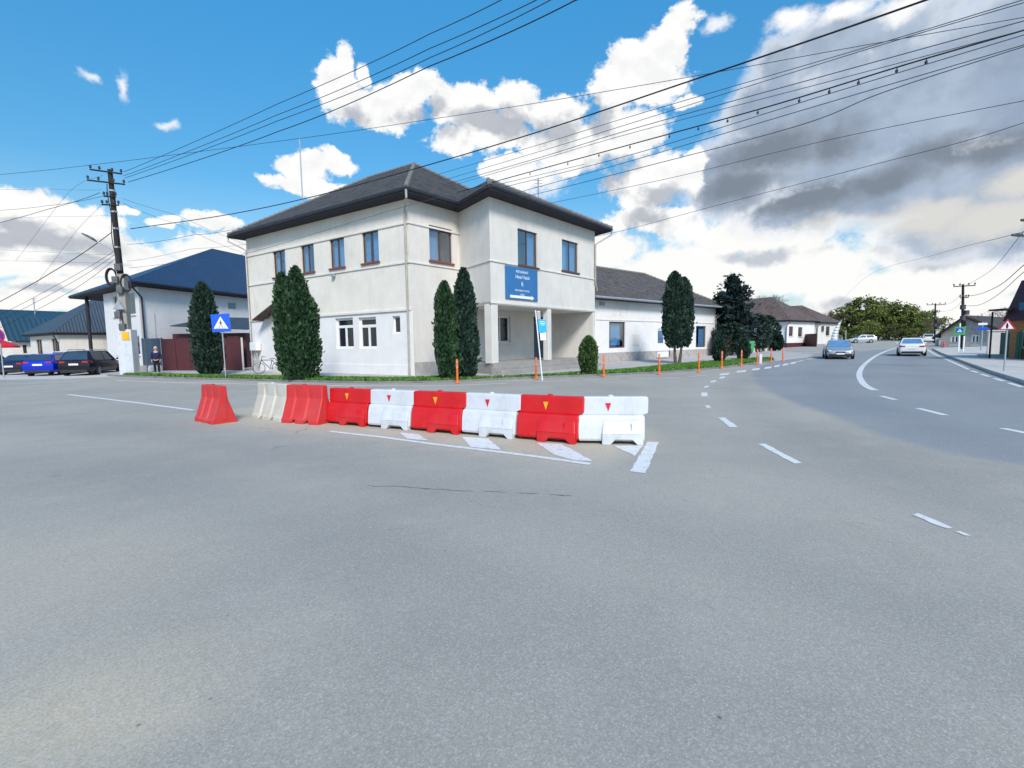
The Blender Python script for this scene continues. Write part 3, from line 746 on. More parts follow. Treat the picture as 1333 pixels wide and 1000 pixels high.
# ------------------------------------------------------------------ buildings
def v2(p): return Vector((p[0], p[1]))
class Wall:
    """an upright wall line: p0 (x, y) and its run; u runs along it, the inside is on the given side"""
    def __init__(s, p0, p1, inside):
        s.p0 = v2(p0); s.d = (v2(p1)-s.p0); s.len = s.d.length; s.d.normalize()
        n = Vector((-s.d.y, s.d.x)); s.inn = n if n.dot(v2(inside)-s.p0) > 0 else -n
    def pt(s, u, z, dep=0.0):
        q = s.p0 + s.d*u + s.inn*dep; return Vector((q.x, q.y, z))
    def uz(s, px, py):
        r = ray(px, py); den = r.x*s.inn.x + r.y*s.inn.y
        t = (s.p0.x*s.inn.x + s.p0.y*s.inn.y)/den; p = ORG + r*t
        return ((p.x-s.p0.x)*s.d.x+(p.y-s.p0.y)*s.d.y, p.z)
    def rect(s, x0, x1, y0, y1):
        xm, ym = (x0+x1)/2, (y0+y1)/2
        ua, ub = s.uz(x0, ym)[0], s.uz(x1, ym)[0]; zt, zb = s.uz(xm, y0)[1], s.uz(xm, y1)[1]
        return (min(ua, ub), max(ua, ub), min(zt, zb), max(zt, zb))
    @property
    def rz(s): return atan2(s.d.y, s.d.x)
    def box(s, mb, ua, ub, za, zb, d0, d1, org):     # d: depth inwards
        c = s.pt((ua+ub)/2, (za+zb)/2, (d0+d1)/2) - org
        mb.box(c, (ub-ua, abs(d1-d0), zb-za), s.rz)
    def face(s, mb, u0, u1, z0, z1, holes, org, rev=.16):
        us = sorted({u0, u1, *[h[0] for h in holes], *[h[1] for h in holes]}); zs = sorted({z0, z1, *[h[2] for h in holes], *[h[3] for h in holes]})
        us = [u for u in us if u0-1e-6 <= u <= u1+1e-6]; zs = [z for z in zs if z0-1e-6 <= z <= z1+1e-6]
        for a, b in zip(us, us[1:]):
            for c, e in zip(zs, zs[1:]):
                um, zm = (a+b)/2, (c+e)/2
                if any(h[0] < um < h[1] and h[2] < zm < h[3] for h in holes): continue
                mb.quad(*[p-org for p in (s.pt(a, c), s.pt(b, c), s.pt(b, e), s.pt(a, e))])
        for (a, b, c, e) in holes:
            f, g = [s.pt(*k) for k in ((a, c), (b, c), (b, e), (a, e))], [s.pt(*k, rev) for k in ((a, c), (b, c), (b, e), (a, e))]
            for i in range(4):
                j = (i+1) % 4; mb.quad(f[i]-org, f[j]-org, g[j]-org, g[i]-org)
    def window(s, parent, org, h, frame='win_brown', glass='glass', sill=None, mull=1, transom=None, rev=.16, fw=.06, name='window', panes=None, sillname='sill', curt=None):
        a, b, c, e = h; mb = MB(); d0, d1 = rev-.07, rev
        s.box(mb, a, b, c, c+fw, d0, d1, org); s.box(mb, a, b, e-fw, e, d0, d1, org)
        s.box(mb, a, a+fw, c+fw, e-fw, d0, d1, org); s.box(mb, b-fw, b, c+fw, e-fw, d0, d1, org)
        top = e-fw
        if transom:
            zt = c+(e-c)*transom; s.box(mb, a+fw, b-fw, zt-fw*.6, zt+fw*.6, d0-.005, d1, org); top = zt-fw*.6
        for i in range(mull):
            u = a+(b-a)*(i+1)/(mull+1); s.box(mb, u-fw*.55, u+fw*.55, c+fw, top, d0-.004, d1, org)
        w = mb.build(name, M_[frame], parent, bevel=.006)
        g = MB(); g.quad(*[p-org for p in (s.pt(a, c, rev-.03), s.pt(b, c, rev-.03), s.pt(b, e, rev-.03), s.pt(a, e, rev-.03))])
        g.build('pane', M_[glass], w)
        if curt is not None:
            g = MB(); g.quad(*[p-org for p in (s.pt(a-.3, c-.3, rev+.7), s.pt(b+.3, c-.3, rev+.7), s.pt(b+.3, e+.3, rev+.7), s.pt(a-.3, e+.3, rev+.7))]); g.build('interior', M_['room'], w)
            for (t0, t1, tb) in curt:
                g = MB(); n = 24; pts = []
                for i in range(n+1):
                    u = a+(b-a)*(t0+(t1-t0)*i/n); dd = rev+.12+.025*sin(i*1.9); pts.append((s.pt(u, c+(e-c)*tb, dd)-org, s.pt(u, e, dd)-org))
                for (p1, q1), (p2, q2) in zip(pts, pts[1:]): g.quad(p1, p2, q2, q1)
                g.build('curtain', M_['net_curtain'], w, smooth=True)
        if sill:
            m2 = MB(); s.box(m2, a-.08, b+.08, c-.10, c-.002, -.10, rev-.07, org); m2.build(sillname, M_[sill], w, bevel=.008)
        return w

C0 = gp(538, 487.2, .15); C0 = v2(C0)
zs_ = at(533, 341, C0.y).z
def at_z(px, py, z):
    d = ray(px, py); t = (z-EYE)/d.z; return v2(ORG+d*t)
Ldir = Vector((-.835, .55)).normalized(); Rdir = Vector((.643, .766)).normalized()
LL = 15.3; TR = 12.8
CL = C0+Ldir*LL; CRt = C0+Rdir*TR; CB = CL+Rdir*TR
RE = C0+Rdir*3.5
BC = at_z(638, 338.8, zs_); BR = BC+Rdir*10.35
Z_SLAB = 3.68; Z_TOP = 8.98; Z_EAVE = 9.2; Z_BAND = 3.42
def ctr(*ps): return sum((v2(p) for p in ps), Vector((0, 0)))/len(ps)
INC = ctr(C0, CB)
def V3(p, z): return Vector((p[0], p[1], z))

def build_main():
    org = V3(C0, 0.0)
    root = empty('inn_building', org, 0, 'cream two-storey corner building with dark hipped tile roof and columned porch', 'building')
    WL = Wall(C0, CL, INC); WR = Wall(C0, RE, INC); WS = Wall(RE, BC, BR); WB = Wall(BC, BR, INC); WE = Wall(BR, BR+Ldir*6, INC); WP = Wall(RE, CRt, INC)
    # openings
    lo = [WL.rect(437,460,414,454), WL.rect(467,490,413,454), WL.rect(511,521,411.5,434)]
    up = [WL.rect(355.4,371.6,324.5,357.5), WL.rect(392,409,318.5,354.5), WL.rect(429.5,448.5,311,350), WL.rect(471.5,493,302,344)]
    ur = [WR.rect(559,588.5,296,341)]
    ub = [WB.rect(674,699.5,300.5,346.5), WB.rect(731.6,752.6,314,353.6)]
    zt = sum(h[3] for h in up)/4; zb = sum(h[2] for h in up)/4
    up = [(h[0], h[1], zb, zt) for h in up]
    pd = [WP.rect(640,664.5,411.5,446)]; door = WP.rect(695,712,412.5,467); door = (door[0], door[1], .62, door[3])
    w = MB()
    WL.face(w, 0, LL, Z_BAND, Z_TOP+.3, up, org)
    w.build('upper_wall', M_['plaster_cream'], root)
    w = MB(); WL.face(w, .02, LL, -.2, Z_BAND, lo, org, rev=.2); w.build('lower_wall', M_['plaster_white'], root)
    w = MB()
    WR.face(w, 0, WR.len, .75, Z_TOP+.3, ur, org); WS.face(w, 0, WS.len, Z_SLAB, Z_TOP+.3, [], org); WB.face(w, 0, WB.len, Z_SLAB, Z_TOP+.3, ub, org)
    WE.face(w, 0, 6, -.2, Z_TOP+.3, [], org)
    Wall(CL, CB, INC).face(w, 0, TR, -.2, Z_TOP+.3, [], org); Wall(CB, CRt, INC).face(w, 0, LL, -.2, Z_TOP+.3, [], org)
    WP.face(w, 0, WP.len+.4, .62, Z_SLAB+.1, pd+[door], org, rev=.2)
    w.build('wall', M_['plaster_grey'], root)
    w = MB(); WR.face(w, 0, WR.len, -.2, .75, [], org); w.build('damp_plinth', M_['plaster_damp_shaded'], root)
    # porch
    w = MB(); w.prism([tuple(p-C0) for p in (RE, BC, BR, CRt)], Z_SLAB-.02, Z_SLAB+.12); w.build('porch_ceiling', M_['plaster_grey'], root)
    nb = -WB.inn
    fl = MB(); fl.prism([tuple(p-C0) for p in (RE, BC+nb*.1, BR+nb*.1, CRt)], -.1, .62)
    fl.build('porch_floor', M_['concrete'], root, bevel=.015)
    for i, (e, z) in enumerate(((.45, .47), (.85, .31))):
        s = MB(); s.prism([tuple(p-C0) for p in (BC+nb*(e-.36)-Rdir*.2, BC+nb*e-Rdir*.2, BR+nb*e-Rdir*.6, BR+nb*(e-.36)-Rdir*.6)], -.1, z); s.build('step', M_['concrete'], root, bevel=.02)
    for u, sz, px in ((.30, .50, None), (WB.uz(716,430)[0], .36, None)):
        c = MB(); p = WB.pt(u, 0, sz/2+.02)-org; c.box((p.x, p.y, (Z_SLAB+.62)/2), (sz, sz, Z_SLAB-.62-.03), WB.rz); c.build('column', M_['plaster_grey'], root, bevel=.02)
    # right wall of the porch, seen from the left
    w = MB(); WQ = Wall(BR-Rdir*.02, CRt-Rdir*.02, INC)
    c = (WQ.pt(WQ.len/2, 2.1, .12)-org); w.box(c, (WQ.len-.04, .22, 3.1), WQ.rz); w.build('porch_side_wall', M_['plaster_grey'], root)
    # windows
    for k, h in enumerate(up): WL.window(root, org, h, 'win_brown', 'clear', 'win_red', 1, curt=([(0, .42, 0), (.6, 1, 0)], [(0, .35, 0), (.55, 1, .0)], [(0, 1, .0)], [(.0, .55, 0), (.72, 1, 0)])[k])
    for h in ur: WR.window(root, org, h, 'win_brown', 'clear', 'win_red', 1, curt=[(0, .52, 0)])
    for k, h in enumerate(ub): WB.window(root, org, h, 'win_brown', 'clear', 'win_brown', 1, curt=([(0, .2, 0), (.55, 1, 0)], [(0, .47, 0), (.5, 1, 0)])[k])
    for h in lo[:2]: WL.window(root, org, h, 'win_white', 'glass_dark', None, 1, .72, rev=.2, fw=.13)
    WL.window(root, org, lo[2], 'win_white', 'glass_dark', None, 0, rev=.2, fw=.07)
    for h in pd: WP.window(root, org, h, 'win_white', 'glass_dark', 'trim', 1, rev=.2, fw=.1)
    d = MB(); WP.box(d, door[0]+.03, door[1]-.03, door[2]+.02, door[3]-.35, .12, .17, org)
    for k in range(3): WP.box(d, door[0]+.15, door[1]-.15, door[2]+.2+k*.6, door[2]+.65+k*.6, .105, .12, org)
    dd = d.build('door', M_['cabinet'], root, bevel=.01)
    d = MB(); WP.box(d, door[1]-.14, door[1]-.10, 1.55, 1.75, .06, .12, org); d.build('handle', M_['metal'], dd)
    d = MB(); WP.box(d, door[0]+.03, door[1]-.03, door[3]-.33, door[3]-.02, .13, .15, org); d.build('transom', M_['glass_dark'], dd)
    # string courses
    zc = at(533, 289.5, C0.y).z
    def course(name, wall, u0, u1, z, h, pr, m):
        c = MB(); wall.box(c, u0, u1, z-h/2, z+h/2, -pr, .0+.01, org); c.build(name, M_[m], root, bevel=.01)
    for z, h in ((zc, .10), (zs_, .09)):
        course('cornice', WL, -.05, LL, z, h, .06, 'trim'); course('cornice', WR, .01, WR.len, z, h, .055, 'trim')
    course('cornice', WS, 0, WS.len-.02, zs_, .09, .05, 'trim'); course('cornice', WB, -.05, WB.len, zs_, .09, .055, 'trim')
    course('band', WL, -.06, LL, Z_BAND+.05, .12, .08, 'trim')
    course('band', WB, -.03, WB.len, Z_SLAB+.09, .13, .03, 'trim')
    c = MB(); WL.box(c, -.12, .30, -.1, Z_BAND-.02, -.05, .01, org); c.build('corner_pier', M_['plaster_white'], root, bevel=.02)
    c = MB(); WL.box(c, .35, LL, -.1, .62, -.025, .01, org); c.build('plinth', M_['plaster_white'], root, bevel=.01)
    # lean-to gable over the entrance behind the cypress
    u0, z0 = WL.uz(343, 414); u1, _ = WL.uz(418, 411); um = (u0+u1)/2
    hi = 4.6
    roof_obj('canopy', [[WL.pt(u0, 3.45, -.8)-org, WL.pt(um, hi, -.8)-org, WL.pt(um, hi, 0)-org, WL.pt(u0, 3.45, 0)-org],
                        [WL.pt(u1, 3.45, -.8)-org, WL.pt(um, hi, -.8)-org, WL.pt(um, hi, 0)-org, WL.pt(u1, 3.45, 0)-org]], M_['tile_red'], root)
    # roof
    ov = .75; A = C0+(Ldir+Rdir)*6.4; zA = at(548, 214.5, A.y).z; A2 = A+Ldir*4.6
    E0 = C0-(Ldir+Rdir)*ov; EL = CL+Ldir*ov-Rdir*ov; ER = CRt+Rdir*ov-Ldir*ov; EB = CB+(Ldir+Rdir)*ov
    q = lambda p, z: V3(p-C0, z)
    Sd = (BC-RE).normalized()
    BE0 = BC+Sd*.8-Rdir*.55; BER = BR+Sd*.8+Rdir*1.15; BA = ctr(BC, BR)+Ldir*3.2+Sd*-1.8; zBA = 12.15; BA2 = BA-Sd*5+Ldir*1
    zE = Z_EAVE
    RE_e = RE-Rdir*.55-Sd*1.5; BER_b = BR+Rdir*1.15-Sd*3.5
    roof_obj('roof', [[q(E0, zE), q(EL, zE), q(A2, zA), q(A, zA)], [q(E0, zE), q(A, zA), q(ER, zE)], [q(ER, zE), q(A, zA), q(A2, zA), q(EB, zE)], [q(EL, zE), q(EB, zE), q(A2, zA)],
                      [q(BE0, zE+.01), q(BER, zE+.01), q(BA, zBA)], [q(BE0, zE+.01), q(BA, zBA), q(BA2, zBA), q(RE_e, zE+.01)], [q(BER, zE+.01), q(BER_b, zE+.01), q(BA2, zBA), q(BA, zBA)]], M_['tile'], root)
    rd = MB()
    def caps(a, b):
        n = int((b-a).length/.36); 
        for i in range(n):
            p, r = a.lerp(b, i/n), a.lerp(b, (i+1.06)/n); rd.tube([p+Vector((0, 0, .02)), r+Vector((0, 0, .05))], [.11, .13], 8)
    for a, b in ((q(E0, zE), q(A, zA)), (q(A, zA), q(A2, zA)), (q(A2, zA), q(EL, zE)), (q(A, zA), q(ER, zE))): caps(a, b)
    rd.build('ridge_tile', M_['tile_ridge'], root, smooth=True)
    rd = MB()
    for a, b in ((q(BE0, zE), q(BA, zBA)), (q(BA, zBA), q(BER, zE))): caps(a, b)
    rd.build('ridge_tile', M_['tile_ridge'], root, smooth=True)
    # eaves: boxed soffit, fascia, gutter
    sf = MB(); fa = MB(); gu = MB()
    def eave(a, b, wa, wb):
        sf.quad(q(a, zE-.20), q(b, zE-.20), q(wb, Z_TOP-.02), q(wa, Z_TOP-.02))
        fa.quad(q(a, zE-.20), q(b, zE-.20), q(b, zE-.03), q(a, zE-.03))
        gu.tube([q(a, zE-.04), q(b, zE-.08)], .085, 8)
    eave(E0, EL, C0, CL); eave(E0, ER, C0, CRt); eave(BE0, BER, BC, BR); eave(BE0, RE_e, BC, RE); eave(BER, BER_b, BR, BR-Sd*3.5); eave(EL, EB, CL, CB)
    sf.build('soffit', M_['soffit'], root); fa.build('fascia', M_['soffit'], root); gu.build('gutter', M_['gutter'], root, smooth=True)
    def dpipe(pts, m='pipe'):
        t = MB(); t.tube([p-org if isinstance(p, Vector) else p for p in pts], .055, 8); t.build('downpipe', M_[m], root, smooth=True)
    dpipe([q(E0, zE-.1)+org, q(E0, zE-.45)+org, WL.pt(.12, 8.3, -.12), WL.pt(.12, Z_BAND-.4, -.12), WL.pt(.12, 1.9, -.13), WL.pt(.12, .12, -.16)])
    dpipe([q(EL, zE-.12)+org, q(EL, zE-.4)+org, WL.pt(LL-.1, 8.2, -.12), WL.pt(LL-.1, .2, -.12)])
    dpipe([q(BER, zE-.1)+org, q(BER, zE-.4)+org, WB.pt(WB.len-.12, 8.1, -.12), WB.pt(WB.len-.12, 5.6, -.12), WB.pt(WB.len+.25, 5.1, -.05)])
    # painted board on the bay
    h = WB.rect(657, 698.5, 349, 390.5); c = WB.pt((h[0]+h[1])/2, (h[2]+h[3])/2, -.05)
    bw, bh = h[1]-h[0], h[3]-h[2]
    s = empty('signboard', c, WB.rz, 'blue painted board with white lettering fixed over the porch', 'sign')
    b = MB(); b.box((0, 0, 0), (bw, .05, bh)); bd = b.build('board', M_['board_blue'], s, bevel=.008)
    FM = lambda x, z: Matrix.Translation((x, -.028, z)) @ Matrix.Rotation(pi/2, 4, 'X')
    for body, size, z, sh, xs in (('RESTAURANT', .24, .36, 0, .92), ('Hanul Vechi', .34, .20, .35, .95), ('R', .42, -.02, 0, .9), ('RESTAURANT HOTEL', .17, -.22, 0, .98), ('& BAR', .17, -.345, 0, 1)):
        text_mesh('lettering', body, size*bh/2.2*1.0, M_['sign_white'], s, FM(0, z*bh), shear=sh, xs=xs)
    a = MB(); y = -.03; zc2 = -.42*bh; hw = bw*.38
    a.add([(-hw, y, zc2-.07), (hw*.75, y, zc2-.07), (hw*.75, y, zc2-.13), (hw, y, zc2), (hw*.75, y, zc2+.13), (hw*.75, y, zc2+.07), (-hw, y, zc2+.07)], [tuple(range(7))]); a.build('arrow', M_['sign_white'], s, fix=False)
    # floodlight and alarm box
    l = WL.uz(436, 358.5); fl = MB(); WL.box(fl, l[0]-.12, l[0]+.12, l[1]-.1, l[1]+.08, -.22, -.08, org); WL.box(fl, l[0]-.02, l[0]+.02, l[1]-.02, l[1]+.02, -.08, .01, org); fl.build('floodlight', M_['pipe_grey'], root, bevel=.01)
    return WL, WB
WL, WB = build_main()

WG0 = v2((6.35, 35.15)); WGd = Vector((.757, .653)).normalized()
def build_wing():
    org = V3(WG0, 0)
    # far end on the sight line of the corner downpipe
    r = ray(931, 440); k = r.x/r.y; T = (k*WG0.y-WG0.x)/(WGd.x-k*WGd.y)
    W1 = WG0+WGd*T; back = Vector((-WGd.y, WGd.x))*9.5
    inn = ctr(WG0, W1)+back*.5
    WF = Wall(WG0-WGd*1.2, W1, inn); W_E = Wall(W1, W1+back, inn)
    root = empty('annexe_building', org, 0, 'long white single-storey wing with grey tiled roof joined to the corner building', 'building')
    zt = WF.uz(780, 390)[1]; 
    hs = [WF.rect(793,814,419,453), WF.rect(906,919,424.5,452)]
    dr = WF.rect(856,872,428,466); dr = (dr[0], dr[1], .2, dr[3])
    w = MB(); WF.face(w, 0, WF.len, .85, zt, hs+[(dr[0], dr[1], .85, dr[3])], org); W_E.face(w, 0, 9.5, -.3, zt, [], org)
    Wall(W1+back, WG0+back, inn).face(w, 0, T, -.3, zt, [], org)
    w.build('wall', M_['plaster_white'], root)
    w = MB(); WF.face(w, 0, dr[0], -.3, .85, [], org); WF.face(w, dr[1], WF.len, -.3, .85, [], org); w.build('plinth', M_['plaster_damp_shaded'], root)
    for k, h in enumerate(hs): WF.window(root, org, h, 'win_brown', 'clear', None, 0, fw=.10, curt=([(.25, .85, .1)], [(.5, 1, 0)])[k])
    d = MB(); WF.box(d, dr[0], dr[1], dr[2], dr[3], .08, .14, org); dd = d.build('door', M_['win_white'], root, bevel=.01)
    d = MB(); WF.box(d, dr[0]+.15, (dr[0]+dr[1])/2, 1.5, dr[3]-.15, .06, .08, org); d.build('pane', M_['glass'], dd)
    st = MB(); WF.box(st, dr[0]-.2, dr[1]+.2, -.1, .3, -.9, .1, org); st.build('step', M_['concrete'], root, bevel=.02)
    zb = WF.uz(790, 416.5)[1]
    c = MB(); WF.box(c, 1.0, WF.len, zb-.04, zb+.05, -.04, .01, org); c.build('cornice', M_['trim'], root, bevel=.01)
    pl = WF.rect(822.5, 832, 435, 450); c = MB(); WF.box(c, *pl, -.03, .01, org); c.build('wall_plaque', M_['trim'], root, bevel=.008)
    e = WF.rect(780, 786, 393.5, 398); c = MB(); WF.box(c, *e, -.12, .01, org); c.build('alarm_box', M_['pipe_grey'], root, bevel=.01)
    # traces of letters that were taken down
    for i, (b, x) in enumerate((('D', 800), ('E', 808), ('T', 815.5))):
        u, z = WF.uz(x, 407); m = Matrix.Translation(WF.pt(u, z, -.008)-org) @ Matrix.Rotation(WF.rz, 4, 'Z') @ Matrix.Rotation(pi/2, 4, 'X')
        text_mesh('letter_trace', b, .75, M_['trim'], root, m, extrude=.004)
    ov = .75; fr = -WF.inn
    E0 = WG0+v2(fr)*ov-WGd*1.2; E1 = W1+v2(fr)*ov+WGd*ov; Bk1 = W1+back-v2(fr)*ov+WGd*ov; Bk0 = WG0+back-v2(fr)*ov-WGd*1.2
    mid = WF.inn*4.75
    R0 = WG0+mid-WGd*1.2; R1 = W1+mid-WGd*5.0
    zE = zt+.12; zR = at(781, 339, (WG0+mid).y).z
    q = lambda p, z: V3(p-WG0, z)
    roof_obj('roof', [[q(E0, zE), q(E1, zE), q(R1, zR), q(R0, zR)], [q(E1, zE), q(Bk1, zE), q(R1, zR)], [q(Bk1, zE), q(Bk0, zE), q(R0, zR), q(R1, zR)]], M_['tile_brown'], root)
    g = MB(); g.tube([q(E0, zE-.03), q(E1, zE-.06)], .085, 8); g.tube([q(E1, zE-.06), q(Bk1, zE-.06)], .085, 8); g.build('gutter', M_['pipe_grey'], root, smooth=True)
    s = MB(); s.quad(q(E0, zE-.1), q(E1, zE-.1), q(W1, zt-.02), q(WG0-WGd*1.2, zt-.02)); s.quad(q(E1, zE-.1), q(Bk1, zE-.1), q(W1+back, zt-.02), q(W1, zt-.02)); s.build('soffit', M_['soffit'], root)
    rd = MB()
    for a, b in ((q(R0, zR), q(R1, zR)), (q(R1, zR), q(E1, zE))):
        n = int((b-a).length/.36)
        for i in range(n): rd.tube([a.lerp(b, i/n)+Vector((0, 0, .02)), a.lerp(b, (i+1.06)/n)+Vector((0, 0, .05))], [.11, .13], 8)
    rd.build('ridge_tile', M_['tile_ridge'], root, smooth=True)
    t = MB(); t.tube([q(E1, zE-.1), q(E1, zE-.3), WF.pt(WF.len-.1, zt-1.0, -.1)-org, WF.pt(WF.len-.1, .2, -.1)-org], .05, 8); t.build('downpipe', M_['pipe_grey'], root, smooth=True)
build_wing()

def hip_house(name, label, corner, dl, dr, la, lb, z0, zt, rise_, wall_m, roof_m, wl_win=(), wr_win=(), ov=.5, ridge_in=None, plinth=None, cat='house', trim='soffit', gable=False, winf='win_brown', pipe=True):
    """a house seen on its near corner: walls run la along dl and lb along dr"""
    c = v2(corner); dl = v2(dl).normalized(); dr = v2(dr).normalized(); org = V3(c, z0)
    root = empty(name, org, 0, label, cat); L1 = c+dl*la; R1 = c+dr*lb; B = L1+dr*lb; inn = ctr(c, B)
    wl, wr = Wall(c, L1, inn), Wall(c, R1, inn)
    hl = [wl.rect(*w) for w in wl_win]; hr = [wr.rect(*w) for w in wr_win]
    w = MB(); wl.face(w, 0, la, z0-.4, zt, hl, org); wr.face(w, 0, lb, z0-.4, zt, hr, org)
    Wall(L1, B, inn).face(w, 0, lb, z0-.4, zt, [], org); Wall(R1, B, inn).face(w, 0, la, z0-.4, zt, [], org)
    w.build('wall', M_[wall_m], root)
    for h in hl: wl.window(root, org, h, winf, 'glass_dark', 'trim', 1)
    for h in hr: wr.window(root, org, h, winf, 'glass_dark', 'trim', 1)
    if plinth:
        p = MB(); wl.box(p, -.03, la, z0-.3, z0+.6, -.04, .01, org); wr.box(p, .01, lb, z0-.3, z0+.6, -.04, .01, org); p.build('plinth', M_[plinth], root)
    q = lambda p, z: V3(p, z)-org
    e = [c-dl*ov-dr*ov, L1+dl*ov-dr*ov, B+dl*ov+dr*ov, R1-dl*ov+dr*ov]; zE = zt+.06; zR = zt+rise_
    if lb >= la: s, a_, b_ = la/2, c+dl*la/2, c+dl*la/2
    if lb >= la:
        i = ridge_in if ridge_in is not None else la/2
        a_, b_ = c+dl*la/2+dr*i, c+dl*la/2+dr*(lb-i)
        F_ = [[e[0], e[1], a_], [e[0], a_, b_, e[3]], [e[1], e[2], b_, a_], [e[2], e[3], b_]]
    else:
        i = ridge_in if ridge_in is not None else lb/2
        a_, b_ = c+dr*lb/2+dl*i, c+dr*lb/2+dl*(la-i)
        F_ = [[e[0], a_, e[3]], [e[0], e[1], b_, a_], [e[1], e[2], b_], [e[2], e[3], a_, b_]]
    top = {id(a_): zR, id(b_): zR}
    roof_obj('roof', [[q(p, top.get(id(p), zE)) for p in f] for f in F_], M_[roof_m], root)
    sf = MB(); gu = MB(); ws = [c, L1, B, R1]
    for k in range(4):
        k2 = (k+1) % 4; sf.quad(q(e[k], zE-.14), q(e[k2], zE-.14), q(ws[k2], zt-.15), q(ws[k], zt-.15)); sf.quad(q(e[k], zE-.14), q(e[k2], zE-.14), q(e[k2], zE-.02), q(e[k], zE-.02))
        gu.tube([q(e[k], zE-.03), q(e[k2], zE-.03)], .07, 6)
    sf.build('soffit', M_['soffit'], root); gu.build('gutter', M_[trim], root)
    if pipe:
        t = MB(); t.tube([q(e[0], zE-.1), q(e[0], zE-.3), wl.pt(.1, zt-.9, -.08)-org, wl.pt(.1, z0+.2, -.08)-org], .05, 8); t.build('downpipe', M_['soffit'], root)
    return root, wl, wr, org

def build_left_houses():
    # white two-storey house with a blue sheet roof
    c = at(187, 470, 36.5); dl = Vector((-.813, .582)); dr = Vector((.26, .966))
    zt = at(184, 373, 36.5).z
    org = V3(c, 0); root = empty('blue_roofed_house', org, 0, 'white two-storey house under a blue sheet roof behind the utility pole', 'house')
    c = v2(c); L1 = c+dl*8.3; R1 = c+dr*22; B = L1+dr*22; inn = ctr(c, B); wl, wr = Wall(c, L1, inn), Wall(c, R1, inn)
    hl = [wl.rect(147,176,382,411), wl.rect(152,182,438,462)]; hr = [wr.rect(297,308,393.5,403)]
    w = MB(); wl.face(w, 0, 8.3, -.3, zt, hl, org); wr.face(w, 0, 22, -.3, zt, hr, org); Wall(L1, B, inn).face(w, 0, 22, -.3, zt, [], org); Wall(R1, B, inn).face(w, 0, 8.3, -.3, zt, [], org)
    w.build('wall', M_['plaster_white'], root)
    for h in hl: wl.window(root, org, h, 'win_white', 'glass_dark', 'trim', 1)
    for h in hr: wr.window(root, org, h, 'win_white', 'glass', None, 0)
    q = lambda p, z: V3(p, z)-org
    ov = .8; E0 = c-dl*ov-dr*ov; E1 = c+dl*15.5-dr*ov; E3 = R1+dr*ov-dl*ov; E2 = R1+dl*15.5+dr*ov
    A = c+dl*4.0+dr*9.0; zA = at(269, 324.5, A.y).z; A2 = A+dr*9
    zE = zt+.25
    roof_obj('roof', [[q(E0, zE), q(E1, zE), q(A, zA)], [q(E0, zE), q(A, zA), q(A2, zA), q(E3, zE)], [q(E1, zE), q(E2, zE), q(A2, zA), q(A, zA)], [q(E3, zE), q(A2, zA), q(E2, zE)]], M_['roof_blue'], root)
    s = MB(); s.quad(q(E0, zE-.2), q(E1, zE-.2), q(E2, zE-.2), q(E3, zE-.2))
    for a, b in ((E0, E1), (E0, E3), (E1, E2)): s.quad(q(a, zE-.2), q(b, zE-.2), q(b, zE-.02), q(a, zE-.02))
    s.build('soffit', M_['soffit'], root)
    g = MB(); g.tube([q(E0, zE-.05), q(E1, zE-.05)], .08, 6); g.tube([q(E0, zE-.05), q(E3, zE-.05)], .08, 6); g.build('gutter', M_['gutter'], root)
    p = MB(); pp = wl.pt(12.2, 0, -.2)-org; p.tube([pp, pp+Vector((0, 0, zE-.2))], .14, 10); p.build('porch_post', M_['soffit'], root)
    t = MB(); t.tube([q(E0, zE-.1), q(E0, zE-.3), wr.pt(.15, zt-.8, -.1)-org, wr.pt(.15, .2, -.1)-org], .06, 8); t.build('downpipe', M_['soffit'], root)
    # small house with grey roof and blue hip
    c2 = at(79, 465, 47)
    zt2 = at(79, 434, 47).z
    hip_house('grey_roofed_house', 'low grey house with slate-coloured roof behind the parked black estate car', (c2.x, c2.y), (-.84, .54), (.66, .75), 9.5, 9, 0, zt2, at(118, 392, 55).z-zt2, 'plaster_grey', 'roof_slate', [(47.5,55,442,461), (67.5,75,441,461)], [], ridge_in=3.5)
    # gambrel-roofed house farther along
    p0 = at(18, 470, 58); p0.z = 0; d = Vector((.55, .835)); n = Vector((-.835, .55))
    root = empty('gambrel_house', V3(p0, 0), 0, 'house at the far left with a two-slope teal sheet roof and cream gable', 'house'); org = V3(p0, 0)
    a, b = v2(p0), v2(p0)+d.normalized()*13; dep = 11
    ze = at(18, 441, 58).z; zk = at(12, 414, 59.5).z; zr = at(4, 402.5, 61).z
    q = lambda p, z: V3(p, z)-org
    prof = [(0, ze), (2.6, zk), (5.5, zr), (8.4, zk), (11, ze)]
    w = MB(); wa = Wall(a, b, a+n*5); hh = [wa.rect(30,35,449,460)]
    wa.face(w, 0, 13, -.2, ze, hh, org)
    for e in (a, b): w.poly([q(e, -.2)]+[q(e+n*u, z) for u, z in prof]+[q(e+n*dep, -.2)])
    w.build('wall', M_['plaster_cream'], root)
    for h in hh: wa.window(root, org, h, 'win_brown', 'glass_dark', None, 1)
    dd = d.normalized(); a2, b2 = a-dd*.4, b+dd*.4
    roof_obj('roof', [[q(a2+n*u0, z0), q(b2+n*u0, z0), q(b2+n*u1, z1), q(a2+n*u1, z1)] for (u0, z0), (u1, z1) in zip([(-.5, ze-.25)]+prof[1:], prof[1:4]+[(11.5, ze-.25)])], M_['roof_teal'], root)
    s = MB(); s.box(wa.pt(7, ze-.35, -.45)-org, (13.5, .12, .2), wa.rz); s.build('fascia', M_['soffit'], root)
    s = MB(); wa.box(s, 3.5, 7.5, .9, 1.7, -.05, .02, org); s.build('shop_panel', M_['maroon'], root)
build_left_houses()

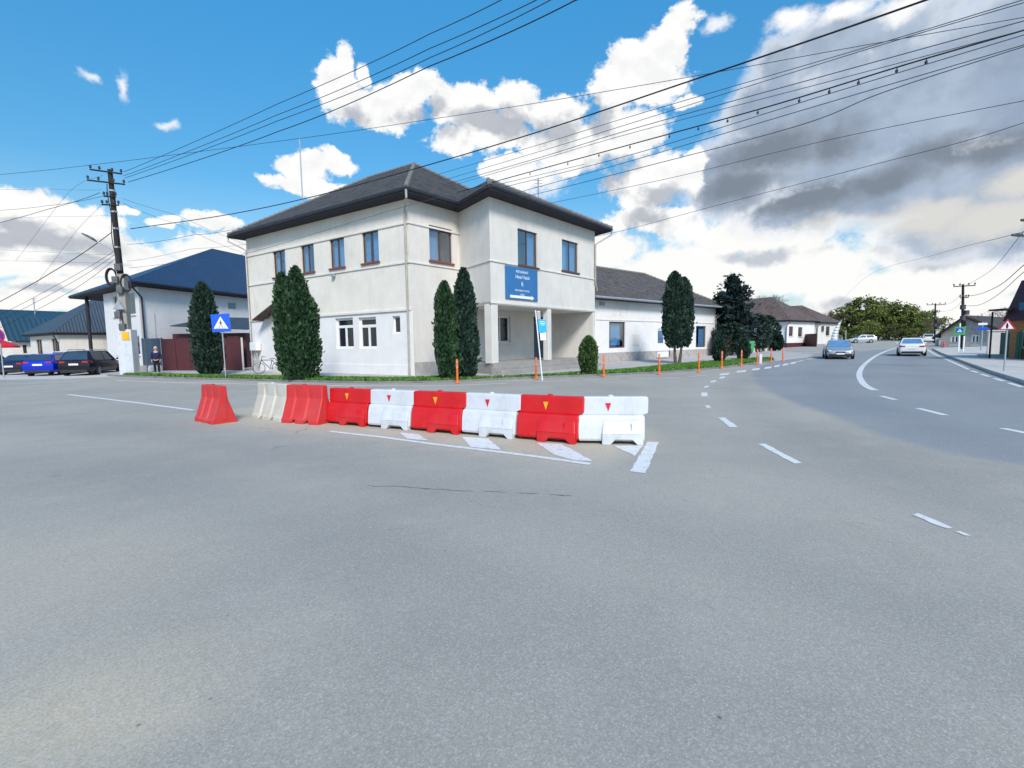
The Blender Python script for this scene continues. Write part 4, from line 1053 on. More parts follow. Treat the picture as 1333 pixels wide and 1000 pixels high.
def build_right_houses():
    # white house with brown tiles beyond the side street, then its neighbour
    Y = 70
    c = at(1024, 452, Y); zg = c.z; zt = at(1024, 417.5, Y).z
    hip_house('white_house', 'white house with red plinth and brown tiled roof across the side street', (c.x, c.y), (-.60, .80), (.80, .60), 15, 9.5, zg, zt, at(994, 387, 76).z-zt, 'plaster_white', 'tile_red', [], [(1027,1032.5,425,437.5), (1039,1044.5,426,438.5)], plinth='maroon', ridge_in=4.5, winf='win_red')
    Y = 86; c = at(1064, 450, Y); zt2 = at(1064, 420, Y).z
    hip_house('beige_house', 'beige house with dark brown tiled roof behind the silver car', (c.x, c.y), (-.72, .69), (.80, .60), 16, 9.5, c.z, zt2, at(1045, 398, 92).z-zt2, 'plaster_grey', 'tile_red', [], [(1069,1073,424.5,432), (1075,1080,425,437)], ridge_in=4.5)
    # low house with dark roof on the right
    Y = 58; c = at(1228, 457, Y); zt = at(1228, 432, Y).z
    root, wl, wr, org = None, None, None, None
    p0 = at(1224, 457, 60); p1 = at(1300, 457, 55.5); p0.z = rise(p0.x, p0.y); a, b = v2(p0), v2(p1); d = (b-a); n = Vector((-d.y, d.x)).normalized(); n = n if n.dot(a) > 0 else -n
    org = V3(a, p0.z); root = empty('gabled_house', org, 0, 'low grey house with dark gabled roof and white-framed windows past the crossing sign', 'house')
    wa = Wall(a, b, a+n*5); L_ = wa.len; hh = [wa.rect(1237,1248,437,449), wa.rect(1264,1275,436,449)]
    ua, za = wa.uz(1258, 411); ze = wa.uz(1224, 433)[1]; ze2 = wa.uz(1300, 425)[1]
    w = MB(); wa.face(w, 0, L_, p0.z-.4, ze, hh, org); q = lambda p, z: V3(p, z)-org
    w.poly([wa.pt(0, ze)-org, wa.pt(L_, ze)-org, wa.pt(ua, za-.15)-org])
    w.poly([q(a+n*14, p0.z-.4), q(b+n*14, p0.z-.4), q(b+n*14, ze), wa.pt(ua, za-.15, 14)-org, q(a+n*14, ze)])
    for e in (a, b): w.quad(q(e, p0.z-.4), q(e+n*14, p0.z-.4), q(e+n*14, ze), q(e, ze))
    w.build('wall', M_['plaster_damp_shaded'], root)  # dark plaster carries the shade from the eaves in the wall colour
    bb = MB()
    for ue, zz in ((-.7, ze-.7*za/ua*0-.75), (L_+.7, ze-.2)): bb.tube([wa.pt(ue, zz, -.55)-org, wa.pt(ua, za-.12, -.55)-org], .14, 4)
    bb.build('bargeboard', M_['wood_dark'], root)
    for h in hh: wa.window(root, org, h, 'win_white', 'glass_dark', 'trim', 1, fw=.16)
    k = (za-ze)/ua
    roof_obj('roof', [[wa.pt(-.7, ze-.7*k, -.6)-org, wa.pt(ua, za, -.6)-org, wa.pt(ua, za, 14.5)-org, wa.pt(-.7, ze-.7*k, 14.5)-org],
                      [wa.pt(L_+.7, ze-.1, -.6)-org, wa.pt(ua, za, -.6)-org, wa.pt(ua, za, 14.5)-org, wa.pt(L_+.7, ze-.1, 14.5)-org]], M_['tile'], root)
    s = MB(); wa.box(s, .1, L_-.1, p0.z, p0.z+.55, -.05, .01, org); s.build('plinth', M_['plaster_damp_shaded'], root)
    # steep maroon-roofed house at the right edge
    p0 = at(1313, 462, 31); p1 = at(1450, 462, 25); a, b = v2(p0), v2(p1); d = b-a; n = Vector((-d.y, d.x)).normalized(); n = n if n.dot(a) > 0 else -n
    org = V3(a, 0); root = empty('maroon_roofed_house', org, 0, 'orange brick house with a steep maroon roof cut by the right edge', 'house')
    wa = Wall(a, b, a+n*4); L_ = wa.len; ze = wa.uz(1320, 418)[1]; zr = wa.uz(1326, 370)[1]; hh = [wa.rect(1328,1340,430,452)]
    w = MB(); wa.face(w, 0, L_, -.2, ze, hh, org); q = lambda p, z: V3(p, z)-org
    for e in (a, b): w.quad(q(e, -.2), q(e+n*9, -.2), q(e+n*9, ze), q(e, ze))
    w.build('wall', M_['brick'], root)
    for h in hh: wa.window(root, org, h, 'win_white', 'glass_dark', 'trim', 1)
    r = MB(); bt = [wa.pt(-.25, ze, -.3), wa.pt(L_+.5, ze, -.3), wa.pt(L_+.5, ze, 9.2), wa.pt(-.25, ze, 9.2)]; zr += .25; tp = [wa.pt(.10, zr, .35), wa.pt(L_-.3, zr, .35), wa.pt(L_-.3, zr, 8), wa.pt(.10, zr, 8)]
    r.loft([[p-org for p in bt], [p-org for p in tp]]); r.build('roof', M_['maroon_dark'], root)
    h = wa.rect(1328, 1340, 392, 408); dm = MB(); wa.box(dm, *h, -.12, 1.2, org); dw = dm.build('dormer', M_['maroon_dark'], root, bevel=.01)
    dm = MB(); wa.box(dm, h[0]+.08, h[1]-.08, h[2]+.08, h[3]-.08, -.135, -.11, org); dm.build('pane', M_['glass'], dw)
    # porch roof on the left of it
    e0, z0 = wa.uz(1302, 404); cnp = MB(); wa.box(cnp, e0, .3, z0-.05, z0+.06, -.7, 2, org); cnp.build('porch_roof', M_['wood_dark'], root)
    ps = MB(); pp = wa.pt(e0+.2, 0, -.6)-org; ps.tube([pp, pp+Vector((0, 0, z0-.1))], .05, 8); ps.build('porch_post', M_['wood_dark'], root)
build_right_houses()
# ------------------------------------------------------------------ barriers
def jersey_barrier(name, label, m, a, b, ln=None, wid=.52, h=.82):
    """tapered barrier with two upright channels; a-b is the foot of its long front face"""
    a, b = Vector(a), Vector(b); d = b-a; L_ = ln or d.length; rz = atan2(d.y, d.x)
    root = empty(name, a, rz, label, 'road barrier', 'water-filled barriers along the traffic island')
    st = []; gro = [(.27, .37), (.63, .73)]
    xs = [0, .02]+[v for g in gro for v in (g[0]-.025, g[0], g[1], g[1]+.025)]+[.98, 1]
    prof = [(.00, 0), (.00, .07), (.035, .13), (.17, h*.66), (.185, h*.985), (.195, h)]
    rings = []
    for t in xs:
        ing = any(g[0]-1e-6 <= t <= g[1]+1e-6 for g in gro); e = .012 if t in (0, 1) else 0
        ring = []
        for (y, z) in prof:
            yy = y+e
            if ing and z < h*.7: yy = max(y, .03)+.035+e
            zz = .075 if (ing and z == 0) else z
            ring.append((t*L_, yy, min(zz, h-e)))
        ring += [(x, wid-y, z) for x, y, z in reversed(ring)]
        rings.append([Vector(p) for p in ring])
    mb = MB(); mb.loft(rings); mb.build('body', m, root, bevel=.012)
    s = MB()
    for x in (0.0-.006, L_+.006): s.box((x, wid/2, h*.40), (.014, .10, h*.62))
    s.build('end_slot', m, root, bevel=.004)
    c = MB(); c.lathe([(.045, 0), (.045, .02), (.03, .028)], 14, c=(L_*.45, wid/2, h-.004)); c.build('filler_cap', m, root, smooth=True)
    return root
def block_barrier(label, m, a, b, refl='yellow', wid=.46, h=.76):
    """stepped barrier: wide foot with a proud panel and an arch, narrower upright top that overlaps the next one"""
    a, b = Vector(a), Vector(b); d = b-a; L_ = d.length-.012; rz = atan2(d.y, d.x)
    root = empty('stepped_barrier', a, rz, label, 'road barrier', 'water-filled barriers along the traffic island')
    mb = MB()
    y0, y1 = .045, wid-.045
    def ring(z, ya, xa, xb): return [Vector((xa, ya, z)), Vector((xb, ya, z)), Vector((xb, wid-ya, z)), Vector((xa, wid-ya, z))]
    mb.loft([ring(.05, .045, .015, L_-.02), ring(.09, .03, .005, L_-.005), ring(.30, .055, 0, L_), ring(.42, .085, 0, L_), ring(.455, .10, .005, L_-.005), ring(.47, .15, .02, L_-.02)])
    mb.build('base', m, root, bevel=.018)
    up = MB(); up.loft([ring(.465, .135, .0, L_-.02), ring(.50, .135, .0, L_+.06), ring(h-.02, .145, .0, L_+.065), ring(h, .16, .015, L_+.05)]); up.build('upper_block', m, root, bevel=.014)
    for f in (0, 1):
        p = MB(); Y = (lambda y: y) if f == 0 else (lambda y: wid-y)
        xa, xb = L_*.36, L_*.97; arch0, arch1 = L_*.53, L_*.84
        fy = -.015
        top = [(xa+.03, .36, .045), (L_*.80, .36, .045), (xb-.03, .36, .045)]
        # bevelled panel: sloped upper face, upright lower face with the arch left open
        out = [(xa, .0), (arch0-.05, .0), (arch0+.03, .085), (arch1-.03, .085), (arch1+.05, .0), (xb, .0), (xb, .17), (xa, .17)]
        front = [(x, Y(fy), z) for x, z in out]; back = [(x, Y(.10), z) for x, z in out]; n = len(out)
        p.add(front+back, [tuple(range(n))]+[(i, (i+1) % n, n+(i+1) % n, n+i) for i in range(n)]+[tuple(range(2*n-1, n-1, -1))])
        p.add([(xa, Y(fy), .172), (xb, Y(fy), .172), (xb-.03, Y(.062), .37), (xa+.03, Y(.062), .37), (xa, Y(.12), .172), (xb, Y(.12), .172)], [(0, 1, 2, 3), (0, 3, 4), (1, 5, 2), (3, 2, 5, 4), (0, 4, 5, 1)])
        p.box((L_*.80, Y(.012), .265), (.016, .02, .19)); p.build('foot_panel', m, root, bevel=.008)
    s = MB(); s.box((L_*.985+.005, wid/2, .28), (.02, .09, .26)); s.build('end_rib', m, root, bevel=.006)
    if refl:
        r = MB(); x, z, y = L_*.46, .60, .128
        r.add([(x, y, z-.075), (x+.045, y, z+.06), (x-.045, y, z+.06), (x, y+.02, z-.075), (x+.045, y+.02, z+.06), (x-.045, y+.02, z+.06)], [(0, 1, 2), (0, 3, 4, 1), (1, 4, 5, 2), (2, 5, 3, 0), (5, 4, 3)])
        r.build('reflector', M_[refl], root)
    c = MB(); c.lathe([(.045, 0), (.045, .022), (.03, .03)], 14, c=(L_*.5, wid/2, h-.003)); c.build('filler_cap', m, root, smooth=True)
    return root
jersey_barrier('tapered_barrier', 'faded red tapered barrier standing apart at the left end, turned end-on', M_['red_faded'], gp(253,548), gp(275,553), ln=1.0)
jersey_barrier('tapered_barrier', 'grubby off-white tapered barrier with two upright channels, leftmost in the joined row', M_['white_dirty'], gp(327,544), gp(365,549.7))
jersey_barrier('tapered_barrier', 'red tapered barrier with two upright channels between the off-white one and the stepped row', M_['red_faded'], gp(365.6,550.4), gp(413,553.9))
block_barrier('red stepped barrier partly behind the red tapered one, left end of the stepped row', M_['red_plastic'], gp(424,551.9), gp(476,556.3))
block_barrier('narrow-looking white stepped barrier between the two left red stepped ones', M_['white_plastic'], gp(477.3,556.4), gp(533,560.9), 'sign_red')
block_barrier('red stepped barrier in the middle of the row, white ones on both sides', M_['red_plastic'], gp(533.5,561), gp(599,566.6))
block_barrier('white stepped barrier between the middle red one and the last red one', M_['white_plastic'], gp(599.5,566.3), gp(670,572.5), 'sign_red')
block_barrier('last red stepped barrier, beside the white one at the tip of the island', M_['red_plastic'], gp(671.5,572.4), gp(752,579.2))
block_barrier('white stepped barrier at the right tip of the island, nearest the camera', M_['white_plastic'], gp(752.7,578.6), gp(841,579.8), 'sign_red')

# ------------------------------------------------------------------ bollards
def bollard(p):
    root = empty('delineator_post', p)
    b = MB(); b.lathe([(.12, 0), (.115, .025), (.075, .05), (.055, .075), (.05, .12)], 18); b.build('foot', M_['orange'], root, smooth=True)
    b = MB(); b.lathe([(.05, .10), (.046, .50), (.044, .97), (.036, 1.0), (.01, 1.01)], 18); b.build('post', M_['orange'], root, smooth=True)
    for z in (.62, .84):
        s = MB(); s.lathe([(.0475, z), (.0475, z+.10)], 18); s.build('reflective_band', M_['orange_faded'], root, smooth=True)
    return root
BOL = [(595.5,498.4,'in front of the paired cypresses'), (698,493.2,'in front of the porch, beside the bus stop post'), (786,490.3,'just right of the round bush by the porch'), (858,487,'left of the two-topped cypress'),
       (909.6,484.4,'just right of the two-topped cypress'), (939.5,479.5,'in front of the narrow dark bush at the wing corner'), (965,476.5,'in front of the second dark bush'), (985.7,474.3,'third from the far end of the row'), (1003.7,471.6,'last but one at the far end of the row'), (1019,470.2,'at the far right end of the row, by the side street')]
b0 = None
for (x, y, t) in BOL:
    p = gp(x, y, .02)
    if b0 is None: b0 = bollard(p); o = b0
    else: o = dup(b0, loc=p)
    tag(o, 'orange flexible post '+t, 'bollard', 'orange flexible posts along the kerb')

# ------------------------------------------------------------------ evergreens
def thuja(label, px, py, tops, base, name='cypress_tree', mat='thuja', seed=1, trunk_h=.25, n=7000, leaf=.17, group=None, cat='tree'):
    """tops: (offset x, height, radius, start height) - upright plumes that make up the crown"""
    rng = np.random.default_rng(seed); p = gp(px, py, PZ); sc = 1.0
    root = empty(name, p, 0, label, cat, group)
    Pn = []; Dn = []
    tot = sum(h*r for _, h, r, _ in tops)
    # profile: narrow foot, widest a third up, tapering to the tip
    for (ox, h, r, zb) in tops:
        k = int(n*h*r/tot)
        t = rng.uniform(0, 1, k)**.85; th = rng.uniform(0, 2*pi, k)
        prof = np.interp(t, [0, .06, .2, .42, .68, .86, .95, 1], [.48, .72, .93, 1.0, .93, .68, .38, .06])
        lump = np.array([noise.noise(Vector((cos(a)*1.7+ox, sin(a)*1.7, tt*h*1.15+seed))) for a, tt in zip(th, t)])
        fine = np.array([noise.noise(Vector((cos(a)*4.5+ox, sin(a)*4.5, tt*h*3.2+seed*2))) for a, tt in zip(th, t)])
        rad = r*prof*(1+.22*lump+.21*fine)*(1-.30*rng.uniform(0, 1, k)**2.4)*np.where(rng.uniform(0, 1, k) < .05, rng.uniform(1.05, 1.22, k), 1)
        oy = ox*.25
        P = np.stack([ox+rad*np.cos(th), oy+rad*np.sin(th), zb+t*h], 1)
        D = np.stack([np.cos(th)*.75, np.sin(th)*.75, np.full(k, .95)], 1)+rng.normal(size=(k, 3))*.28
        Pn.append(P); Dn.append(D)
    P = np.concatenate(Pn); D = np.concatenate(Dn)
    leaf_mesh('crown', P, D, leaf, M_[mat], root, rng, aspect=1.9)
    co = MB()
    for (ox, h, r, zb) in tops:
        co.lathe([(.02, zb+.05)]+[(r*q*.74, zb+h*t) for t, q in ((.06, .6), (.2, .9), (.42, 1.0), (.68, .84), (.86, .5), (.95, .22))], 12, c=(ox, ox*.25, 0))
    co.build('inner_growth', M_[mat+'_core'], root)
    tr = MB()
    for i, (ox, h, r, zb) in enumerate(tops):
        tr.tube([(ox*.35, 0, -.1), (ox*.6, 0, zb*.6+.05), (ox, ox*.25, zb+h*.3)], [.09+r*.06, .07+r*.04, .03], 8)
    tr.build('trunk', M_['bark'], root, smooth=True)
    return root
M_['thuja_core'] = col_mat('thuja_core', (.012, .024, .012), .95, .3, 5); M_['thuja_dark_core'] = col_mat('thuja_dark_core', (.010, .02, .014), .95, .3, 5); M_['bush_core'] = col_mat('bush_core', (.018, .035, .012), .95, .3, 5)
G = 'clipped cypresses on the grass verge'
def hgt(px, py, ytop):
    p = gp(px, py, PZ); return at(px, ytop, p.y).z-p.z, p.y
h, Yd = hgt(393, 494, 345); pxm = Yd/F
thuja('broad three-topped cypress in front of the left facade, hiding the entrance', 390, 494.5, [(.06, h*.97, 15.5*pxm, .05), (-.52, h*.86, 12*pxm, .35), (.42, h*.76, 15*pxm, .05), (-.10, h*.55, 18*pxm, .02)], 0, seed=2, n=11500, group=G)
h, Yd = hgt(607, 492, 349); pxm = Yd/F
thuja('taller right-hand cypress of the pair at the porch corner', 607, 492.5, [(-.02, h*.98, 14*pxm, .03), (.08, h*.62, 14*pxm, .05)], 0, seed=5, n=7500, group=G, mat='thuja_dark')
h, Yd = hgt(583, 494.5, 365); pxm = Yd/F
thuja('shorter left-hand cypress of the pair at the porch corner, with thin patches low down', 583, 494, [(-.05, h*.98, 14*pxm, .05), (.06, h*.5, 14*pxm, .05)], 0, seed=8, n=6200, group=G)
h, Yd = hgt(884, 472, 357); pxm = Yd/F*1.02
thuja('two-topped cypress with a bare forked trunk in front of the white wing', 881, 473.5, [(-.24, h*.82, 13.5*pxm, h*.17), (.46, h*.75, 11.5*pxm, h*.18)], 0, seed=11, n=7500, group=G, mat='thuja_dark')
h, Yd = hgt(273, 489, 366); pxm = Yd/F
thuja('bulky single cypress behind the pedestrian crossing sign', 272, 488.5, [(-.05, h*.99, 16*pxm, .03), (.15, h*.6, 15.5*pxm, .03)], 0, seed=14, n=7500, group=G, mat='thuja_dark')
G2 = 'small clipped bushes on the grass verge'
h, Yd = hgt(766, 487, 437); thuja('small rounded green bush between the porch and an orange post', 766, 487, [(0, h*.97, 11.5*Yd/F, .02)], 0, name='conifer_bush', mat='bush', seed=17, n=2600, leaf=.13, group=G2, cat='bush')
h, Yd = hgt(936, 471, 438); thuja('narrow dark bush beside the far corner of the white wing', 936, 471.5, [(0, h*.97, 7.2*Yd/F, .02)], 0, name='conifer_bush', mat='thuja_dark', seed=19, n=1500, leaf=.16, group=G2, cat='bush')
h, Yd = hgt(967, 467, 440); thuja('second narrow dark bush, left of the green bin', 967, 468, [(0, h*.97, 7.5*Yd/F, .02)], 0, name='conifer_bush', mat='thuja_dark', seed=21, n=1500, leaf=.18, group=G2, cat='bush')

# ------------------------------------------------------------------ other trees
def limb(mb, p, d, r, depth, rng, ends, spread=.5, shrink=.74, ln=1.0):
    q = p+d*ln; mid = p.lerp(q, .5)+Vector((rng.uniform(-.06, .06), rng.uniform(-.06, .06), 0))*ln
    mb.tube([p, mid, q], [r, r*.86, r*.7], 6 if r > .04 else 4, cap=False)
    if depth == 0: ends.append(q); return
    for _ in range(3 if depth > 1 else 2+int(rng.uniform(0, 2))):
        v = Vector((rng.normal()*spread, rng.normal()*spread, rng.normal()*spread*.5+.12)); nd = (d+v).normalized()
        limb(mb, q, nd, r*.62, depth-1, rng, ends, spread, shrink, ln*shrink)
def leafy_tree(name, label, p, h, mat, seed, n=4200, leaf=.34, w=.42, group=None, trunk=True):
    rng = np.random.default_rng(seed); root = empty(name, p, 0, label, 'tree', group)
    mb = MB(); ends = []; tr = h*.018+.05
    mb.tube([(0, 0, -.2), (.05, 0, h*.14), (.0, .08, h*.26)], [tr*1.3, tr, tr*.85], 8)
    for k in range(5):
        a = k*1.26+rng.uniform(-.3, .3); limb(mb, Vector((0, .05, h*(.18+.03*k))), Vector((cos(a)*.6, sin(a)*.6, .8)).normalized(), tr*.6, 3, rng, ends, .55, .74, h*.20)
    mb.build('trunk', M_['bark'], root, smooth=True)
    cl = []; 
    for k in range(46):
        th = rng.uniform(0, 2*pi); t = rng.uniform(.12, 1.0); rr = w*h*np.interp(t, [.1, .3, .55, .8, 1], [.62, .95, 1.0, .72, .2])*sqrt(rng.uniform(.25, 1))
        cl.append((rr*cos(th), rr*sin(th), h*t*.97, h*rng.uniform(.06, .13)))
    for e in ends[::6]: cl.append((e.x, e.y, min(e.z, h), h*.05))
    cl = np.array(cl); idx = rng.integers(0, len(cl), n); C = cl[idx]
    v = rng.normal(size=(n, 3)); v /= np.linalg.norm(v, axis=1, keepdims=True); v *= (rng.uniform(0, 1, (n, 1))**.45)
    P = C[:, :3]+v*C[:, 3:4]*np.array([1, 1, .85]); D = v+rng.normal(size=(n, 3))*.6; D[:, 2] -= .25
    leaf_mesh('crown', P, D, leaf, M_[mat], root, rng, aspect=1.7)
    return root
def build_far_trees():
    G = 'leafy spring trees at the end of the road'
    protos = {}
    spots = [(1098,447,118,405,0,'smaller pale tree at the left end of the far tree row'), (1106,446,112,395,1,'pale rounded tree behind the white flag'), (1122,446,110,388,0,'tall yellow-green tree, highest in the far row'), (1140,446,116,391,2,'dark green tree in the left middle of the far row'),
             (1157,446,112,393,1,'yellow-green tree in the middle of the far row'), (1174,446,108,397,0,'rounded spring-green tree behind the white car'), (1190,446,112,400,2,'darker tree right of the white car in the far row'), (1206,447,104,405,1,'last leafy tree on the right of the far row, by the thin pole'),
             (1131,447,104,418,1,'low bushy tree in front of the far row on its left'), (1165,447,102,420,2,'low dark bushy tree in front of the far row, behind the white car'), (1196,448,98,420,0,'low pale bushy tree at the right of the far row')]
    for i, (px, py, Y, yt, kind, lab) in enumerate(spots):
        b = at(px, py, Y); h = at(px, yt, Y).z-b.z
        key = kind
        if key not in protos:
            r = leafy_tree('leafy_tree', lab, b, 10.0, ('spring', 'spring', 'spring_dark')[kind], 30+kind, n=4800, leaf=.42, w=(.50, .56, .48)[kind], group=G); protos[key] = r
        else:
            r = dup(protos[key], loc=b, rz=i*1.9, label=lab)
        s = h/10.0; r.scale = (s*(1.05+.1*(i % 3)), s*1.1, s)
build_far_trees()
def bare_tree(label, px, py, Y, ytop, seed, w=.5, name='bare_tree', z0=None):
    rng = np.random.default_rng(seed); b = at(px, py, Y); h = at(px, ytop, Y).z-b.z
    root = empty(name, b, 0, label, 'tree', 'bare trees behind the houses'); mb = MB(); ends = []
    mb.tube([(0, 0, -.3), (.03, 0, h*.2), (0, .05, h*.36)], [h*.022, h*.018, h*.014], 8); mb.build('trunk', M_['bark'], root, smooth=True)
    mb = MB()
    for k in range(6):
        a = k*1.05+rng.uniform(-.4, .4); limb(mb, Vector((0, .04, h*(.24+.025*k))), Vector((cos(a)*w, sin(a)*w, .9)).normalized(), h*.009, 4, rng, ends, .42, .78, h*.17)
    mb.build('crown', M_['bark'], root); return root
bare_tree('bare tree showing above the white house roof', 992, 445, 92, 374, 51)
bare_tree('bare tree behind the ridge of the white house, right of the other', 1003, 445, 100, 376, 53)
bare_tree('bare tree between the beige house and the leafy trees', 1078, 445, 112, 396, 57)
bare_tree('bare tree behind the gabled house on the right', 1297, 445, 75, 392, 59, w=.7)
bare_tree('bare grey tree beside the thin far pole', 1214, 446, 84, 408, 61, w=.6)
def pine_tree():
    px, Y = 952, 47; rng = np.random.default_rng(71); b = at(px, 462, Y); b.z = .15; h = at(px, 359, Y).z-b.z
    root = empty('pine_tree', b, 0, 'dark ragged pine with uneven top behind the end of the white wing', 'tree')
    t = MB(); t.tube([(0, 0, -.2), (.05, 0, h*.4), (0, 0, h*.98)], [.2, .14, .03], 8); t.build('trunk', M_['bark'], root, smooth=True)
    Ps = []; Ds = []; br = MB()
    for k in range(70):
        z = h*(.16+.84*(k/70)); th = k*2.4+rng.uniform(-.3, .3); ln = np.interp(z/h, [.16, .35, .55, .75, .9, 1], [2.2, 2.2, 1.5, .95, .5, .12])*rng.uniform(.4, 1.65)
        d = Vector((cos(th), sin(th), .12+.25*(z/h))); e = Vector((0, 0, z))+d*ln
        br.tube([(0, 0, z), e], [.035, .01], 4)
        m = int(34*ln+14); s = rng.uniform(.15, 1.05, m)[:, None]
        P = np.array([0, 0, z])+np.array(d)*ln*s+rng.normal(size=(m, 3))*np.array([.24, .24, .15]); Ps.append(P); Ds.append(np.array(d)+rng.normal(size=(m, 3))*.7)
    br.build('limb', M_['bark'], root)
    leaf_mesh('crown', np.concatenate(Ps), np.concatenate(Ds), .36, M_['pine'], root, rng, aspect=2.4)
pine_tree()
G = 'trimmed dark trees behind the railing'
for i, (px, py, Y, yt, w, lab) in enumerate(((951,456,45,420,1.5,'wide dark shrub tree under the pine'), (984,455,53,409,1.5,'dark trimmed tree left of the grey railing posts'), (999,455,58,411,1.35,'dark trimmed tree behind the grey railing posts'), (1009,457,57,434,.9,'low dark tree at the right end of the railing'))):
    b = at(px, py, Y); b.z = .2; h = at(px, yt, Y).z-b.z; rng = np.random.default_rng(80+i); root = empty('hedge_tree', b, 0, lab, 'tree', G)
    n = 2600; t = rng.uniform(.12, 1, n); th = rng.uniform(0, 2*pi, n); lump = np.array([noise.noise(Vector((cos(a)*1.5+i, sin(a)*1.5, tt*4))) for a, tt in zip(th, t)])
    rad = w*np.interp(t, [.1, .3, .7, .92, 1], [.6, 1, .95, .6, .1])*(1+.3*lump)*rng.uniform(.55, 1, n)**.5
    P = np.stack([rad*np.cos(th), rad*np.sin(th), t*h], 1); D = np.stack([np.cos(th), np.sin(th), np.full(n, .4)], 1)+rng.normal(size=(n, 3))*.4
    leaf_mesh('crown', P, D, .26, M_['thuja_dark'], root, rng); t_ = MB(); t_.tube([(0, 0, -.3), (0, 0, h*.6)], [.13, .06], 8); t_.build('trunk', M_['bark'], root, smooth=True)

# ------------------------------------------------------------------ poles and wires
def utility_pole(name, label, base, top, arms, r0=.19, r1=.11, group=None, mat='wood_dark', insul=True, brace=False):
    base, top = Vector(base), Vector(top); root = empty(name, base, 0, label, 'utility pole', group)
    ax = top-base; L_ = ax.length; P = lambda t: ax*t
    p = MB(); p.tube([P(0)-Vector((0, 0, .2))]+[P(k/8) for k in range(1, 9)], [r0]+[r0+(r1-r0)*k/8 for k in range(1, 9)], 10); p.build('pole', M_[mat], root, smooth=True)
    for (t, wl, wr, rz, tilt) in arms:
        c = P(t); d = Vector((cos(rz), sin(rz), tilt)); a = MB()
        e0, e1 = c-d*wl+Vector((0, -r1-.04, 0)), c+d*wr+Vector((0, -r1-.04, 0)); a.tube([e0, e1], .05, 6); ao = a.build('crossarm', M_[mat], root)
        if insul:
            for q in (0.02, .30, .70, .98):
                i = MB(); x = e0.lerp(e1, q); i.tube([x, x+Vector((0, 0, .12))], .02, 6); i.lathe([(.05, .10), (.075, .15), (.05, .19), (.07, .22), (.03, .28)], 10, c=tuple(x)); i.build('insulator', M_['insul'], ao, smooth=True)
    return root
PB = gp(170, 488.5); PB = PB+Vector((0, 0, 0)); PT = at(143, 221, PB.y)
M_['wood_pole'] = col_mat('wood_pole', (.018, .014, .014), .9, .5, 2.5, .5, 12, stain=(.07, .06, .055), stain_scale=1.1, stain_amt=.4)
pole = utility_pole('utility_pole', 'tall dark utility pole with insulator arms, street lamp and white concrete foot on the left', PB, PT, [(.985, .95, .75, .2, -.10), (.935, 1.15, .85, .2, -.08), (.87, .35, .3, .2, 0), (.83, .5, .42, .2, 0)], .23, .13, mat='wood_pole')
def dress_pole():
    ax = PT-PB; P = lambda t: ax*t
    f = MB(); f.box((0, -.02, 1.45), (.86, .62, 2.9), .1); f.build('concrete_foot', M_['white_plastic'], pole, bevel=.03)
    f = MB(); f.box(P(.36)+Vector((.02, .02, 0)), (.46, .42, 3.6), .1); f.build('concrete_stub', M_['concrete'], pole, bevel=.04)
    w = MB(); w.add([(.03, -.37, 2.35), (.33, -.37, 2.35), (.18, -.37, 2.62)], [(0, 1, 2)]); w.box((.15, -.345, 2.5), (.42, .03, .5), .1); w.build('warning_plate', M_['yellow'], pole)
    t = P(.345); tr = MB(); tr.add([t+Vector((-.36, -.42, -.25)), t+Vector((.36, -.42, -.25)), t+Vector((0, -.42, .35)), t+Vector((-.36, -.38, -.25)), t+Vector((.36, -.38, -.25)), t+Vector((0, -.38, .35))], [(0, 1, 2), (3, 5, 4), (0, 3, 4, 1), (1, 4, 5, 2), (2, 5, 3, 0)]); tr.build('bracket_plate', M_['pipe_grey'], pole)
    for k, (tt, dx) in enumerate(((.30, -.16), (.42, .12), (.47, -.1), (.24, .05), (.53, .14))):
        c = MB(); c.box(P(tt)+Vector((dx, -.30, 0)), (.34, .22, .42), .1); c.build('junction_box', M_['box_dark'], pole, bevel=.02)
    for sx, tt in ((-1, .485), (1, .455)):
        c = MB(); o = P(tt)+Vector((sx*.45, -.2, 0))
        for ring in range(3): c.tube([o+Vector(((.34-.03*ring)*cos(a), .03*ring, (.55-.04*ring)*sin(a))) for a in np.linspace(0, 2*pi, 25)], .035, 5)
        c.build('cable_coil', M_['wire'], pole, smooth=True)
    # lamp on its arm
    a0 = P(.60); e = at(121, 312, PB.y-.5)-PB; m = MB(); m.tube([a0, a0.lerp(e, .5)+Vector((0, 0, .05)), e], .035, 8); arm = m.build('lamp_arm', M_['pipe_grey'], pole, smooth=True)
    d = (e-a0).normalized(); hd = MB(); hd.loft([[e+d*u+Vector((0, yy, zz)) for yy, zz in ((-w, -.03), (w, -.03), (w*.7, hh), (-w*.7, hh))] for u, w, hh in ((-.25, .05, .05), (0, .12, .10), (.35, .13, .09), (.6, .06, .04))]); hd.build('lamp_head', M_['insul'], arm, bevel=.01)
    for k, tt in enumerate((.55, .63, .72, .80, .90)):
        b = MB(); b.lathe([(.17, -.05), (.17, .05)], 12, c=tuple(P(tt))); b.build('pole_band', M_['pipe_grey'], pole)
    cb = MB(); cb.tube([P(t)+Vector((-.17-.05*sin(t*30), -.1, 0)) for t in np.linspace(.2, .93, 24)], .025, 5); cb.tube([P(t)+Vector((.14+.03*sin(t*23), -.14, 0)) for t in np.linspace(.2, .8, 24)], .02, 5); cb.build('down_cable', M_['wire'], pole)
dress_pole()
